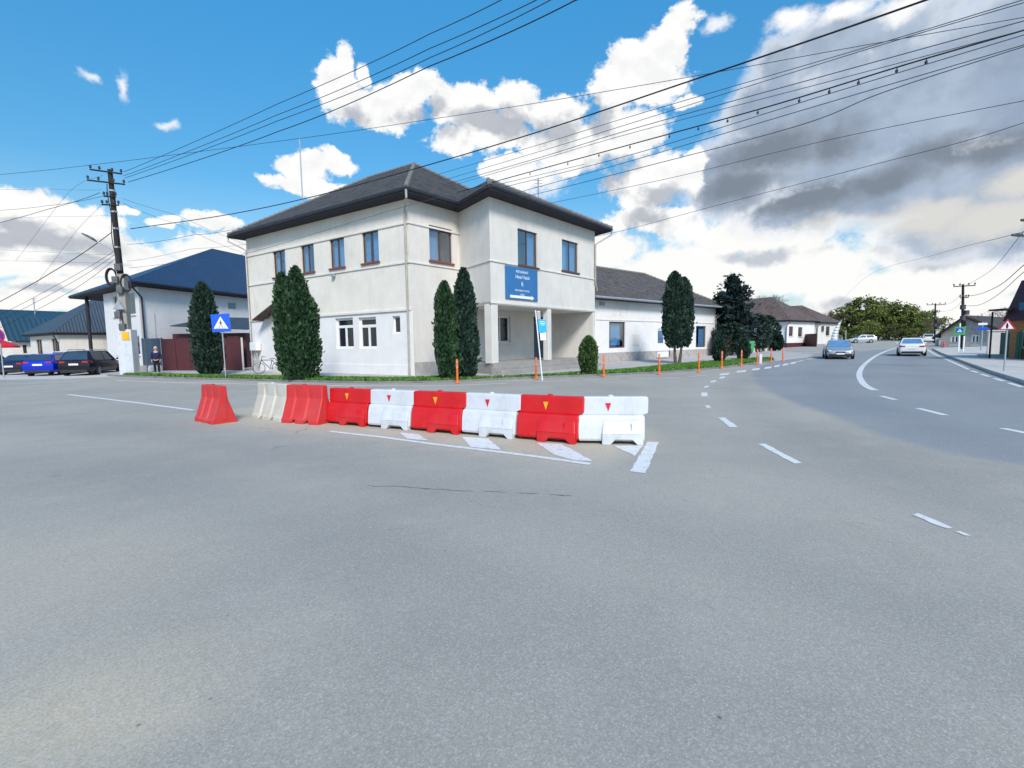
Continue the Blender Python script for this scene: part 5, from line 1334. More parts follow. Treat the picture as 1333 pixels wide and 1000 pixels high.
def small_pole(px, pyb, pyt, Y, label, aw, r=.16):
    b = at(px, pyb, Y); t = at(px+.6, pyt, Y); b.z = max(b.z, rise(b.x, b.y)-.5)
    o = utility_pole('utility_pole', label, b, t, [(.97, aw, aw, -.6, 0), (.80, aw*.4, aw*.4, -.6, 0)], r, r*.6, 'dark poles on the right side of the main road', mat='wood_pole'); L_ = (t-b)
    for k, tt in enumerate((.42, .5, .58, .66)):
        c = MB(); c.box(L_*tt+Vector((.18*(-1)**k, -.2, 0)), (.35, .3, .45)); c.build('junction_box', M_['insul'], o, bevel=.02)
    return b, t
SB, ST = small_pole(1253, 458, 370, 48, 'dark pole with a wide top arm in front of the gabled house', .8)
SB2, ST2 = small_pole(1217, 452, 395, 74, 'thin far pole left of the gabled house', 1.1, .15)
# lamp reaching into the picture from a pole beyond the right edge
lp = at(1365, 470, 22); lp.z = 0.12
o = empty('street_lamp', lp, 0, 'street lamp whose two arms reach in at the right edge', 'street lamp'); m = MB(); m.tube([(0, 0, 0), (0, 0, 9.2)], [.14, .09], 10); m.build('pole', M_['pipe_grey'], o, smooth=True)
for (ex, ey, bx) in ((1319, 306, 1366), (1331, 286.5, 1366)):
    e = at(ex, ey, 21)-lp; b = at(bx, ey+8, 22)-lp; b.x = 0; b.y = 0; m = MB(); m.tube([b, e], .035, 6); ar = m.build('lamp_arm', M_['pipe_grey'], o)
    d = (b-e).normalized(); hd = MB(); hd.loft([[e+d*u+Vector((0, yy, zz)) for yy, zz in ((-w, -.02), (w, -.02), (w*.7, hh), (-w*.7, hh))] for u, w, hh in ((-.1, .05, .03), (.1, .12, .07), (.5, .12, .09), (.7, .05, .05))]); hd.build('lamp_head', M_['insul'], ar, bevel=.01)

WG = 'overhead cables crossing the sky'
def wire(pts, r=.014, label='', sag=0.0, m='wire'):
    w = [at(x, y, Y) for x, y, Y in pts]
    if pts[-1][0] > 1335 or pts[-1][0] < 0 or pts[-1][1] < 0:       # runs on to the next pole beyond the picture
        far = True
    else: far = False
    den = []
    for i in range(len(w)-1):
        p0 = w[max(i-1, 0)]; p1 = w[i]; p2 = w[i+1]; p3 = w[min(i+2, len(w)-1)]
        for k in range(14):
            t = k/14; den.append(.5*((2*p1)+(p2-p0)*t+(2*p0-5*p1+4*p2-p3)*t*t+(3*p1-p0-3*p2+p3)*t**3) - Vector((0, 0, sag*4*t*(1-t))))
    den.append(w[-1]); vis = list(den)
    if far: den.append(den[-1]+(den[-1]-den[-2]).normalized()*22)
    if pts[0][0] < 0: den.insert(0, den[0]+(den[0]-den[1]).normalized()*22)
    o = MB(); o0 = den[0]; o.tube([p-o0 for p in den], r, 5); ob = o.build('overhead_cable', M_[m], None, smooth=True); ob.location = o0
    tag(ob, label, 'cable', WG); return vis
YP = PB.y
wire([(161,224,YP), (360,136,23), (560,44,17), (720,-38,13)], .013, 'uppermost thin cable from the pole top to the upper centre edge', .05)
wire([(161,229,YP), (360,150,23), (560,63,17), (760,-32,13)], .013, 'second thin cable from the pole top to the upper centre edge', .05)
wire([(162,232,YP), (360,158,23), (560,75,17), (790,-40,13)], .013, 'third thin cable from the pole top to the upper centre edge', .05)
wire([(167,237,YP), (360,172,23), (560,86,17), (748,1,13.5), (830,-38,12)], .017, 'lowest and thickest of the four cables from the pole top to the upper centre edge', .05)
wire([(-60,229,36), (10,226.5,34), (160,210,32), (400,179,29), (560,155.5,27), (700,134,25), (900,100,22), (1120,60,20), (1360,18,18)], .013, 'long thin cable crossing the whole sky from the left edge to the upper right', 0)
wire([(170,298,YP), (300,279,30), (416,254,28), (557,215,25), (700,172,21), (900,105,16), (1080,44,13), (1240,-12,11)], .026, 'thick black cable sweeping from the pole over the roof apex to the top right edge', 0)
R_ = 32.0
wire([(540,236,R_), (700,189,24), (820,152,20), (1120,64,15), (1345,-4,12.5)], .012, 'upper one of two cables that run close together to the top right corner', 0, 'wire_grey')
wire([(560,240,R_), (720,192,24), (820,161,20), (1120,67,15), (1345,0,12.5)], .012, 'lower one of two cables that run close together to the top right corner', 0, 'wire_grey')
wire([(560,246,R_), (700,206,24), (820,169,20), (1080,97,15), (1345,24,12.5)], .014, 'cable just above the one with hangers on the right', 0, 'wire_grey')
wire([(560,250,R_), (700,209,24), (820,174,20), (1080,106,15), (1345,36,12.5)], .011, 'thin cable touching the top of the hangers on the right', 0, 'wire_grey')
hang = wire([(560,261,R_), (650,235,26), (820,188.5,20), (1000,139,16), (1180,84,14), (1345,36,12.5)], .022, 'thick cable carrying short hangers on the right', 0)
wire([(570,268,R_), (660,243,26), (820,202,20), (1080,122,15), (1345,42,12.5)], .013, 'cable just below the one with hangers on the right', 0, 'wire_grey')
wire([(590,272,R_), (662,254,26), (820,210,20), (1050,142,15.5), (1345,55,12.5)], .013, 'second cable below the one with hangers on the right', 0, 'wire_grey')
wire([(600,274,R_), (680,257,26), (820,222,20), (1035,165,16), (1151,120,14), (1345,57,12.5)], .014, 'kinked cable rising steeply below the hanger cable on the right', 0, 'wire_grey')
wire([(640,280,33), (700,268,30), (872,232,24), (1080,182,19), (1360,126,15)], .012, 'pale thin cable across the dark cloud', 0, 'wire_grey')
wire([(770,309,34), (820,298,31), (935,267,27), (1147,212,21), (1259,183,18.5), (1360,151,16.5)], .013, 'lowest long cable across the dark cloud, dipping to the eave corner', 0, 'wire_grey')
for i in range(13):
    t = (.27+i*.047)*(len(hang)-1)
    p = hang[int(t)]; o = MB(); o.tube([(0, 0, .02), (.01, 0, -.10)], .012, 5); o.box((.0, 0, -.10), (.05, .05, .07)); ob = o.build('cable_hanger', M_['wire']); ob.location = p; tag(ob, 'small dark hanger clamped on the thick cable in the right sky', 'cable clip', 'hangers along the thick cable')
# cables past the facade
wire([(168,349,YP), (250,340,29), (325,329,27), (530,268,23.6), (650,240,22), (760,214,20)], .010, 'thin cable crossing the top of the left facade', 0, 'wire_grey')
wire([(165,318,YP), (250,306,32), (312,296,31.5)], .012, 'cable from the pole to the left eave corner of the inn', .1)
wire([(160,258,YP), (235,282,34), (330,322,44)], .010, 'thin cable falling from the pole towards the blue roof', .1, 'wire_grey')
wire([(160,264,YP), (230,292,34), (318,330,44)], .010, 'second thin cable falling from the pole towards the blue roof', .1, 'wire_grey')
wire([(165,340,YP), (250,324,33), (330,316,36)], .009, 'faint cable from the pole behind the inn eave', .1, 'wire_grey')
# cables leaving the pole to the left
for k, (a, b, c, r, lab) in enumerate((((130,251), (60,273), (-30,297), .016, 'thick cable leaving the upper pole to the left edge'), ((139,254), (60,268), (-30,275), .012, 'cable leaving the pole just under the thick one to the left edge'),
        ((146,302), (70,353), (-30,408), .024, 'thick black cable dropping steeply from the lamp to the lower left'), ((150,326), (70,373), (-30,424), .012, 'upper of three cables dropping from mid pole to the lower left'), ((150,331), (75,378), (-30,431), .012, 'middle of three cables dropping from mid pole to the lower left'),
        ((150,337), (80,386), (-30,440), .012, 'lowest of three cables dropping from mid pole to the lower left'), ((134,228), (90,250), (20,340), .008, 'faint slack cable from the left arm end down to the left'), ((136,262), (100,300), (45,372), .008, 'faint cable slanting from the pole down to the gambrel roof'))):
    wire([(*a, YP), (*b, YP+2), (*c, YP+6)], r, lab, .05, 'wire' if r > .01 else 'wire_grey')
for k, (y0, y1, y2) in enumerate(((246,246,247), (284,282,280), (322,328,331), (338,340,342))):
    wire([(-30,y0,38), (60,y1,40), (146 if k else 132,y2,YP+.4)], .008, ('faint level cable by the pole head at the left edge', 'faint level cable below the pole arms at the left edge', 'faint dipping cable through the left clouds, upper one', 'faint dipping cable through the left clouds, lower one')[k], .05, 'wire_grey')
# right side
wire([(1255,373,ST.y), (1290,352,38), (1333,301,24), (1375,255,20)], .014, 'cable from the right pole rising to the lamp at the right edge', 0, 'wire_grey')
wire([(1254,386,ST.y), (1275,383,42), (1302,371,34), (1333,345,26), (1390,300,20)], .022, 'thick dark cable swooping up from the right pole to the right edge', 0)
wire([(1254,398,ST.y), (1275,397,42), (1300,383,34), (1333,354,26), (1390,310,20)], .018, 'second dark cable swooping up from the right pole to the right edge', 0)
wire([(1085,402,108), (1130,359,80), (1220,331,40), (1313,307,22), (1390,286,18)], .012, 'thin cable slanting up to the lamp head at the right edge', 0, 'wire_grey')
wire([(1217,397,ST2.y), (1235,395,60), (1252,382,ST.y)], .012, 'cable strung between the two right poles, upper one', .1)
wire([(1218,404,ST2.y), (1236,404,60), (1252,392,ST.y)], .012, 'cable strung between the two right poles, lower one', .1)
# ------------------------------------------------------------------ cars
def car(label, loc, heading, paint, style='sedan', L_=4.6, W=1.8, H=1.45, glass='car_glass', group=None, plate=True, rails=False, dark_low=True):
    root = empty('parked_car' if group else 'car', loc, heading, label, 'car', group)
    hl, hw = L_/2, W/2
    M_p = M_[paint]
    # shoulder line along the length: (x, height, half width)
    if style == 'sedan':
        st = [(-hl, .42, .60, .70), (-hl+.03, .30, .84, .82), (-hl+.16, .24, .93, .90), (-hl+.75, .2, .98, .98), (-.5, .2, .95, 1), (.6, .2, .93, 1), (hl-1.25, .2, .92, .985), (hl-.55, .2, .82, .95), (hl-.15, .22, .70, .86), (hl-.03, .28, .62, .74), (hl, .38, .54, .62)]
        cab = [(hl-1.28, .91), (hl-2.05, H-.02), (-.55, H), (-hl+1.25, H-.06), (-hl+.55, .95)]
    else:
        st = [(-hl, .42, .80, .78), (-hl+.03, .32, .94, .90), (-hl+.12, .26, .98, .95), (-hl+.6, .2, 1.0, .99), (-.5, .2, .98, 1), (.6, .2, .96, 1), (hl-1.15, .2, .95, .985), (hl-.5, .2, .85, .95), (hl-.15, .22, .72, .86), (hl-.03, .28, .62, .74), (hl, .38, .54, .62)]
        cab = [(hl-1.15, .93), (hl-1.85, H-.03), (-.2, H), (-hl+.55, H-.05), (-hl+.06, .97)]
    rings = []
    for x, zb, zt, w in st:
        a = hw*w; h = zt-zb
        half = [(a*.88, zb), (a*.97, zb+h*.14), (a, zb+h*.42), (a*.985, zb+h*.70), (a*.93, zb+h*.90), (a*.80, zt-.004), (a*.4, zt+.018)]
        rings.append([Vector((x, -y, z)) for y, z in reversed(half)][::-1][::-1] + [Vector((x, y, z)) for y, z in half])
    # order each ring round the section
    rings = []
    for x, zb, zt, w in st:
        a = hw*w; h = zt-zb
        half = [(a*.88, zb), (a*.97, zb+h*.14), (a, zb+h*.42), (a*.985, zb+h*.70), (a*.93, zb+h*.90), (a*.80, zt-.004), (a*.4, zt+.018)]
        rings.append([Vector((x, y, z)) for y, z in half]+[Vector((x, -y, z)) for y, z in reversed(half)])
    b = MB(); b.loft(rings); bo = b.build('body', M_p, root, smooth=True)
    # cabin with tumblehome
    wb, wt = hw*.90, hw*.66
    def cw(z): return wb+(wt-wb)*max(0, (z-.92)/(H-.92))
    c = MB(); lo = [Vector((x, cw(z), z)) for x, z in cab]; ro = [Vector((x, -cw(z), z)) for x, z in cab]; n = len(cab)
    base = [Vector((cab[-1][0], wb, .80)), Vector((cab[0][0], wb, .80))]
    lo2 = lo+base; ro2 = ro+[Vector((p.x, -p.y, p.z)) for p in base]; n2 = len(lo2)
    c.add(lo2+ro2, [tuple(range(n2)), tuple(range(2*n2-1, n2-1, -1))]+[(i, n2+i, n2+(i+1) % n2, (i+1) % n2) for i in range(n2)])
    c.build('cabin', M_p, root, bevel=.05)
    def on(i, j, t0, t1, s, up=.012):       # strip on the cabin shell between profile points
        p, q = cab[i], cab[j]; out = []
        d = Vector((q[0]-p[0], 0, q[1]-p[1])).normalized(); nn = Vector((-d.z, 0, d.x)); nn = nn if nn.z > 0 else -nn
        for t, sg in ((t0, 1), (t0, -1), (t1, -1), (t1, 1)):
            x, z = p[0]+(q[0]-p[0])*t, p[1]+(q[1]-p[1])*t; out.append(Vector((x, sg*(cw(z)-s), z))+nn*up)
        return out
    g = MB(); g.quad(*on(0, 1, .05, .93, .07)); g.build('windscreen', M_[glass], root)
    g = MB(); g.quad(*on(4, 3, .10, .92, .09)); g.build('rear_window', M_[glass], root)
    for sg in (1, -1):
        def sp(x, z): return Vector((x, sg*(cw(z)+.012), z))
        xs0 = cab[0][0]-.18; xr = cab[3][0]; xt0 = cab[1][0]-.08; xm = (xs0+xr)/2-.05; zt = H-.11; zb = .985
        g = MB(); g.quad(sp(xs0, zb), sp(xm+.04, zb), sp(xm+.04, zt), sp(xt0, zt)); g.build('side_window', M_[glass], root)
        g = MB(); x2 = xr-(.10 if style == 'sedan' else .05); g.quad(sp(xm-.04, zb), sp(x2-.12, zb+.02), sp(x2+.12, zt), sp(xm-.04, zt)); g.build('side_window', M_[glass], root)
        m = MB(); m.loft([[Vector((xs0+.02+dx, sg*(hw*.93+dy), 1.0+dz)) for dy, dz in ((-.0, -.02), (.0, .06), (.16, .09), (.17, -.03))] for dx in (-.05, .08)]); m.build('wing_mirror', M_p, root, bevel=.015)
        for x in (hl-.92, -hl+.95):
            R = .325; w = MB(); T = Matrix.Translation((x, sg*(hw-.085), R)) @ Matrix.Rotation(pi/2, 4, 'X')
            w.lathe([(R*.62, -.10), (R*.95, -.10), (R, -.07), (R, .07), (R*.95, .10), (R*.62, .10)], 24, M=T.to_3x3(), c=tuple(T.translation)); wo = w.build('wheel', M_['rubber'], root, smooth=True)
            rm = MB()
            for k in range(5):
                a = 2*pi*k/5; rm.box((x+.105*cos(a), sg*(hw+.014), R+.105*sin(a)), (.20, .02, .06), M=Matrix.Rotation(-a, 3, 'Y'))
            rm.lathe([(R*.63, -.105), (R*.63, .105), (R*.55, .108), (R*.55, -.108)], 24, M=T.to_3x3(), c=tuple(T.translation)); rm.build('rim', M_['rim'], wo, smooth=True)
            ar = MB(); T2 = Matrix.Rotation(pi/2, 3, 'X'); ar.lathe([(R*1.16, -.006), (R*1.16, .006)], 24, M=T2, c=(x, sg*(hw*.985-.008), R+.01)); ar.build('wheel_arch', M_['black'], root)
        # lamps
        hz_ = .64; h1 = MB(); h1.loft([[Vector((hl-.30+dx, sg*(hw*y), hz_+z)) for y, z in ((.86, -.02), (.90, .09), (.70, .07), (.60, -.03))] for dx in (-.05,)]+[[Vector((hl-.06+dx, sg*(hw*y), hz_+z)) for y, z in ((.80, -.05), (.80, .035), (.66, .03), (.52, -.05))] for dx in (0,)]); h1.build('headlight', M_['lamp_glass'], root, bevel=.01)
        tz = .80 if style == 'sedan' else .90
        t1 = MB(); t1.loft([[Vector((-hl+.26, sg*hw*y, tz+z)) for y, z in ((.93, -.07), (.92, .06), (.7, .08), (.7, -.07))], [Vector((-hl-.012, sg*hw*y, tz+z)) for y, z in ((.80, -.07), (.80, .045), (.48, .03), (.48, -.06))]]); t1.build('tail_light', M_['tail'], root, bevel=.01)
    d = MB(); d.box((hl-.06, 0, .30), (.15, W*.80, .20)); d.build('front_grille', M_['black'], root, bevel=.02)
    d = MB(); d.box((hl-.02, 0, .52), (.06, W*.34, .13)); d.build('front_grille', M_['black'], root, bevel=.02)
    d = MB(); d.box((-hl+.05, 0, .30), (.14, W*.74, .17)); d.build('rear_diffuser', M_['black'], root, bevel=.02)
    if plate:
        d = MB(); d.box((hl+.012, 0, .42), (.012, .50, .11)); d.build('number_plate', M_['plate'], root)
        d = MB(); d.box((-hl-.014, 0, .60 if style == 'sedan' else .74), (.012, .50, .11)); d.build('number_plate', M_['plate'], root)
    if rails:
        for sg in (1, -1):
            r = MB(); r.tube([(-hl+.7, sg*wt*.95, H-.02), (-hl+.8, sg*wt*.95, H+.06), (.25, sg*wt*.95, H+.07), (.4, sg*wt*.95, H-.01)], .025, 6); r.build('roof_rail', M_['metal'], root)
    return root
def paint(name, c, metal=.3, rough=.22): M_[name] = col_mat(name, c, rough, .04, 2, 0, metal=metal, coat=.25, spec=.35)
paint('paint_silver', (.42, .46, .50), .6, .35); paint('paint_white', (.76, .76, .76), 0, .3); paint('paint_black', (.006, .006, .012), 0); paint('paint_blue', (.006, .035, .50), .35); paint('paint_navy', (.008, .012, .04), 0); paint('paint_deep', (.006, .02, .11), 0); paint('paint_grey', (.55, .58, .60), .4)
def face_to(p, q): return atan2(q.y-p.y, q.x-p.x)
p = gp(1092, 466.8); car('silver saloon driving towards the camera on the main road', p+Vector((.3, .6, 0)), atan2(-.87, -.50), 'paint_silver', 'sedan', 4.7, 1.84, 1.46, 'car_glass_blue')
p = gp(1185.5, 462.6); car('white saloon seen from behind, driving away on the main road', p, atan2(.79, .62), 'paint_white', 'sedan', 4.7, 1.80, 1.46, 'car_glass_blue')
p = at(1122, 446, 88); p.z = rise(p.x, p.y); car('pale grey hatchback crossing far away at the bend', p, atan2(.4, -1), 'paint_grey', 'hatch', 4.2, 1.75, 1.5)
CG = 'cars parked at the left'
SP = gp(112, 489.3); h0 = atan2(.60, .80)
def parked(label, px, py, a, paint_, style, L_, **k):
    h = Vector((sin(radians(a)), cos(radians(a)), 0)); q = gp(px, py)+h*L_/2; return car(label, q, atan2(h.y, h.x), paint_, style, L_, group=CG, **k)
parked('black estate car with roof rails, right end of the parked row', 97, 489.6, -17, 'paint_black', 'hatch', 4.75, W=1.86, H=1.62, rails=True)
parked('bright blue hatchback parked between the black estate and a dark saloon', 50, 490, -20, 'paint_blue', 'hatch', 4.2, W=1.76, H=1.44)
parked('dark saloon parked left of the bright blue hatchback', 12, 488.6, -18, 'paint_navy', 'sedan', 4.6, W=1.78, H=1.42)
parked('deep blue car cut by the left edge, leftmost of the parked row', -42, 489, -20, 'paint_deep', 'hatch', 4.3, W=1.78, H=1.47)
p = at(108, 470, 41); p.z = 0; car('silver-grey car mostly hidden behind the black estate', p, atan2(.34, .94), 'paint_grey', 'hatch', 4.6, 1.9, 1.62, group=CG)
p = at(1207, 455, 78); p.z = rise(p.x, p.y); car('small pale car far off, just right of the white saloon', p, atan2(.79, .62), 'paint_white', 'hatch', 4.1, 1.7, 1.45)

# ------------------------------------------------------------------ signs
def plate_sign(name, label, base, lean, hgt_, cat='road sign', rz=0.0, pole_r=.03, pm='metal'):
    root = empty(name, base, rz, label, cat); m = MB(); m.tube([(0, 0, -.1), (lean, 0, hgt_)], pole_r, 10); m.build('post', M_[pm], root, smooth=True); return root
def crossing_figure(root, c, s, y):
    t = MB(); t.add([(c[0]-s*.40, y, c[1]-s*.32), (c[0]+s*.40, y, c[1]-s*.32), (c[0], y, c[1]+s*.36)], [(0, 1, 2)]); t.build('white_triangle', M_['sign_white'], root, fix=False)
    f = MB(); k = s*.5; y2 = y-.004
    def ply(pts): f.add([(c[0]+x*k, y2, c[1]+z*k) for x, z in pts], [tuple(range(len(pts)))])
    ply([(.0+.075*cos(a), .22+.075*sin(a)) for a in np.linspace(0, 2*pi, 13)[:-1]])
    ply([(-.08, .12), (.09, .12), (.06, -.15), (-.06, -.15)]); ply([(-.06, -.15), (.0, -.15), (-.12, -.48), (-.2, -.48)]); ply([(0, -.15), (.06, -.15), (.22, -.45), (.14, -.48)])
    ply([(-.08, .12), (-.2, -.06), (-.15, -.1), (-.05, .03)]); ply([(.09, .12), (.22, -.02), (.18, -.07), (.06, .04)])
    for i in range(5): ply([(-.5+i*.22, -.52), (-.38+i*.22, -.52), (-.38+i*.22, -.6), (-.5+i*.22, -.6)])
    f.build('pedestrian_symbol', M_['sign_dark'], root, fix=False)
b = gp(294, 491.5, .1); t = at(289, 430, b.y)
s = plate_sign('crossing_sign', 'blue square pedestrian crossing sign on a grey post in front of a cypress', b, t.x-b.x, at(287, 411, b.y).z-b.z, rz=0.05)
c = at(287.5, 420.5, b.y-.05)-b; w = .96
m = MB(); m.box((c.x, -.05, c.z), (w, .03, w*.96), M=Matrix.Rotation(radians(-3), 3, 'Y')); m.build('plate', M_['sign_blue'], s, bevel=.03)
crossing_figure(s, (c.x, c.z), .92, -.072)
b = gp(706, 492.5, .1); t = at(697, 404, b.y)
s = plate_sign('bus_stop_sign', 'leaning white post with a turquoise stop plate and white timetable', b, t.x-b.x, t.z-b.z, rz=.1, pm='sign_white', pole_r=.028)
for (x0, y0, x1, y1, mm, nm) in ((700.5, 416, 711, 433, 'sign_cyan', 'stop_plate'), (703, 433.5, 710.5, 443, 'sign_white', 'timetable'), (699, 405, 703.5, 416, 'metal', 'top_plate')):
    a, e = at(x0, y0, b.y-.06)-b, at(x1, y1, b.y-.06)-b; m = MB(); m.box(((a.x+e.x)/2, -.045, (a.z+e.z)/2), (e.x-a.x, .025, a.z-e.z), M=Matrix.Rotation(radians(-4), 3, 'Y')); po = m.build(nm, M_[mm], s, bevel=.01)
    if nm == 'stop_plate':
        q = MB()
        for i in range(3): q.box(((a.x+e.x)/2+.01*i, -.061, a.z-.10-i*.07), ((e.x-a.x)*(.6, .7, .45)[i], .004, .022))
        q.build('printed_line', M_['sign_white'], po)
b = gp(1247.5, 457.5, .12)
s = plate_sign('crossing_sign', 'pedestrian crossing sign with a bright green border before the gabled house', b, 0, at(1247, 421, b.y).z-b.z, rz=-.72, pm='sign_white', pole_r=.06)
cz = at(1247, 431, b.y).z-b.z; w = .72
m = MB(); m.box((0, -.08, cz), (w*1.0, .04, w*1.0)); m.build('green_border', M_['sign_green'], s, bevel=.02)
m = MB(); m.box((0, -.11, cz+.03), (w*.66, .03, w*.62)); m.build('plate', M_['sign_blue'], s, bevel=.02); crossing_figure(s, (0, cz+.03), .43, -.13)
m = MB(); m.tube([(.32, 0, -.1), (.32, 0, cz*.75)], .055, 8); m.build('post', M_['sign_white'], s)
b = gp(1307, 483.5, .12); t = at(1312, 420, b.y)
s = plate_sign('warning_sign', 'red-bordered triangular warning sign on a thin post by the right kerb', b, 0, t.z-b.z, rz=-.75)
cz = at(1312, 424.5, b.y).z-b.z; k = .27
def tri(kk, y): return [(-kk, y, cz-kk*.58), (kk, y, cz-kk*.58), (0, y, cz+kk*1.15)]
m = MB(); v = tri(k, -.05)+tri(k, -.03); m.add(v, [(0, 1, 2), (5, 4, 3), (0, 3, 4, 1), (1, 4, 5, 2), (2, 5, 3, 0)]); m.build('plate', M_['sign_red'], s)
m = MB(); m.add([(x*.72, y, cz+(z-cz)*.72-.01) for x, y, z in tri(k, -.056)], [(0, 1, 2)]); m.build('white_field', M_['sign_white'], s, fix=False)
m = MB(); m.poly([(x, -.061, cz+z) for x, z in ((-.03, -.1), (.02, -.1), (.035, .0), (.01, .13), (-.02, .13), (-.045, .01))]); m.build('symbol', M_['black'], s, fix=False)
b = at(1277, 456, 44); b.z = rise(b.x, b.y)+.1
s = plate_sign('street_sign', 'small blue sign plate on a post between the crossing sign and the brick gate', b, 0, 2.6, rz=-.7, pole_r=.05)
m = MB(); m.box((0, -.07, 2.0), (.7, .03, .26)); m.build('plate', M_['sign_blue'], s, bevel=.01)
m = MB(); m.box((0, -.07, 2.42), (.62, .03, .2)); m.build('plate', M_['sign_white'], s, bevel=.01)
b = at(3, 470, 30); b.z = 0
s = plate_sign('no_stopping_sign', 'round violet-blue sign with a red rim at the left edge', b, 0, 3.4, pole_r=.04)
T = Matrix.Rotation(pi/2, 3, 'X'); cz = at(3, 437.5, 30).z
m = MB(); m.lathe([(.46, -.015), (.46, .015)], 28, M=T, c=(-.08, -.06, cz)); m.build('red_rim', M_['sign_red'], s, smooth=True)
m = MB(); m.lathe([(.40, -.01), (.40, .01)], 28, M=T, c=(-.08, -.08, cz)); m.build('plate', M_['sign_violet'], s, smooth=True)
m = MB(); m.box((-.08, -.095, cz), (.78, .006, .09), M=Matrix.Rotation(radians(45), 3, 'Y')); m.build('slash', M_['sign_red'], s)
b = at(2, 470, 42); b.z = 0; s = empty('parasol', b, 0, 'red parasol over the parked cars at the left edge', 'parasol')
m = MB(); m.tube([(0, 0, 0), (0, 0, 2.7)], .03, 8); m.build('pole', M_['metal'], s)
m = MB(); m.lathe([(1.25, 1.95), (1.25, 2.12), (.7, 2.42), (.05, 2.68)], 8); m.build('canopy', M_['sign_red'], s)

# ------------------------------------------------------------------ fences, gates, outbuilding
def panel_fence(name, label, a, b, h, m, n, cat='fence', posts='maroon_dark', rib=.16, z0=0.0, group=None):
    a, b = Vector(a), Vector(b); a.z = b.z = z0; d = b-a; L_ = d.length; rz = atan2(d.y, d.x); root = empty(name, a, rz, label, cat, group)
    for i in range(n):
        x0, x1 = L_*i/n+.05, L_*(i+1)/n-.05; p = MB(); k = max(2, int((x1-x0)/rib)); pts = []
        for j in range(k):
            u0 = x0+(x1-x0)*j/k; w = (x1-x0)/k; pts += [(u0, 0), (u0+w*.35, 0), (u0+w*.45, .03), (u0+w*.9, .03)]
        pts.append((x1, 0)); vs = [(x, y, .08) for x, y in pts]+[(x, y, h) for x, y in pts]; q = len(pts)
        p.add(vs, [(j, j+1, q+j+1, q+j) for j in range(q-1)]); po = p.build('panel', M_[m], root); sm = po.modifiers.new('solid', 'SOLIDIFY'); sm.thickness = .02
    for i in range(n+1):
        p = MB(); p.box((L_*i/n, .06, h/2), (.09, .09, h+.06)); p.build('post', M_[posts], root, bevel=.008)
    return root
fh = 2.35
panel_fence('sheet_fence', 'maroon ribbed sheet fence behind the standing person', at(213, 480, 34.5), at(286, 480, 33.0), fh, 'maroon', 4)
panel_fence('sheet_gate', 'maroon sheet gate leaf with a pale post beside the inn', at(292, 480, 33.2), at(316, 480, 32.6), fh*.98, 'maroon', 1, cat='gate', posts='trim')
panel_fence('blue_gate', 'dark blue-grey sheet gate between the white house and the maroon fence', at(187, 480, 35.2), at(212, 480, 34.7), fh*1.03, 'cabinet', 1, cat='gate', posts='cabinet', rib=.5)
b = at(246, 480, 37.5); b.z = 0; s = empty('garden_shed', b, 0, 'maroon shed with a shallow grey sheet roof rising behind the maroon fence', 'shed')
e = at(322, 450, 37.5).x-b.x; zt = at(232, 428, 37.5).z; 
m = MB(); m.box((e/2-.6, 2, zt/2-.2), (e+1.0, 4, zt-.4)); m.build('wall', M_['maroon'], s)
x0 = at(221, 424, 36.5).x-b.x; zl, zr_ = at(221, 424, 36.5).z, at(322, 428, 36.5).z
roof_obj('roof', [[(x0, -1, zl), (e+.6, -1, zl-.35), (e+.6, 4.6, zl+.75), (x0, 4.6, zl+.95)]], M_['roof_slate'], s)
m = MB(); m.box((e-.2, -1.3, 1.25), (.9, .5, 2.5)); m.build('dark_pier', M_['maroon_dark'], s, bevel=.02)
m = MB(); m.box((.75, -.04, zt-1.0), (.55, .1, .5)); m.build('window', M_['glass_dark'], s)
b = at(194, 480, 34); b.z = 0
for i, (dx, dz, lab) in enumerate(((0, 0, 'grey stone block beside the concrete pole foot'), (.75, 0, 'pale stone block by the person, on the ground'))):
    o = MB(); o.loft([[(-.34, -.25, 0), (.34, -.25, 0), (.34, .25, 0), (-.34, .25, 0)], [(-.36, -.26, .3), (.33, -.25, .34), (.34, .24, .32), (-.33, .25, .3)], [(-.3, -.2, .5), (.28, -.22, .52), (.29, .2, .5), (-.28, .2, .48)]]); ob = o.build('stone_block', M_['concrete'] if i == 0 else M_['trim'], bevel=.03); ob.location = b+Vector((dx, -.4, dz)); tag(ob, lab, 'block')
m = MB(); m.tube([(0, 0, 0), (0, 0, at(206, 408, 35.5).z)], .035, 6); ob = m.build('vent_pipe', M_['pipe_grey']); q = at(206, 470, 35.5); ob.location = (q.x, q.y, 0); tag(ob, 'thin upright pipe rising behind the blue-grey gate', 'pipe')

# railing with pale pillars by the side street
a, b = at(944, 465, 46.5), at(1016, 455, 60); a.z = b.z = .12; d = b-a; L_ = d.length; rz = atan2(d.y, d.x)
s = empty('railing_fence', a, rz, 'dark railing between pale pillars beyond the white wing', 'fence'); hh = 2.5
NP = 9
for i in range(NP+1):
    m = MB(); m.box((L_*i/NP, 0, hh/2), (.32, .32, hh)); m.box((L_*i/NP, 0, hh+.04), (.40, .40, .08)); m.build('pillar', M_['trim'] if i > 1 else M_['metal'], s, bevel=.015)
for i in range(NP):
    m = MB(); x0, x1 = L_*i/NP+.17, L_*(i+1)/NP-.17
    for z in (.25, hh-.25): m.box(((x0+x1)/2, 0, z), (x1-x0, .04, .06))
    k = int((x1-x0)/.11)
    for j in range(k): m.box((x0+(j+.5)*(x1-x0)/k, 0, hh/2), (.045, .03, hh-.3))
    m.build('rail_panel', M_['insul'], s)
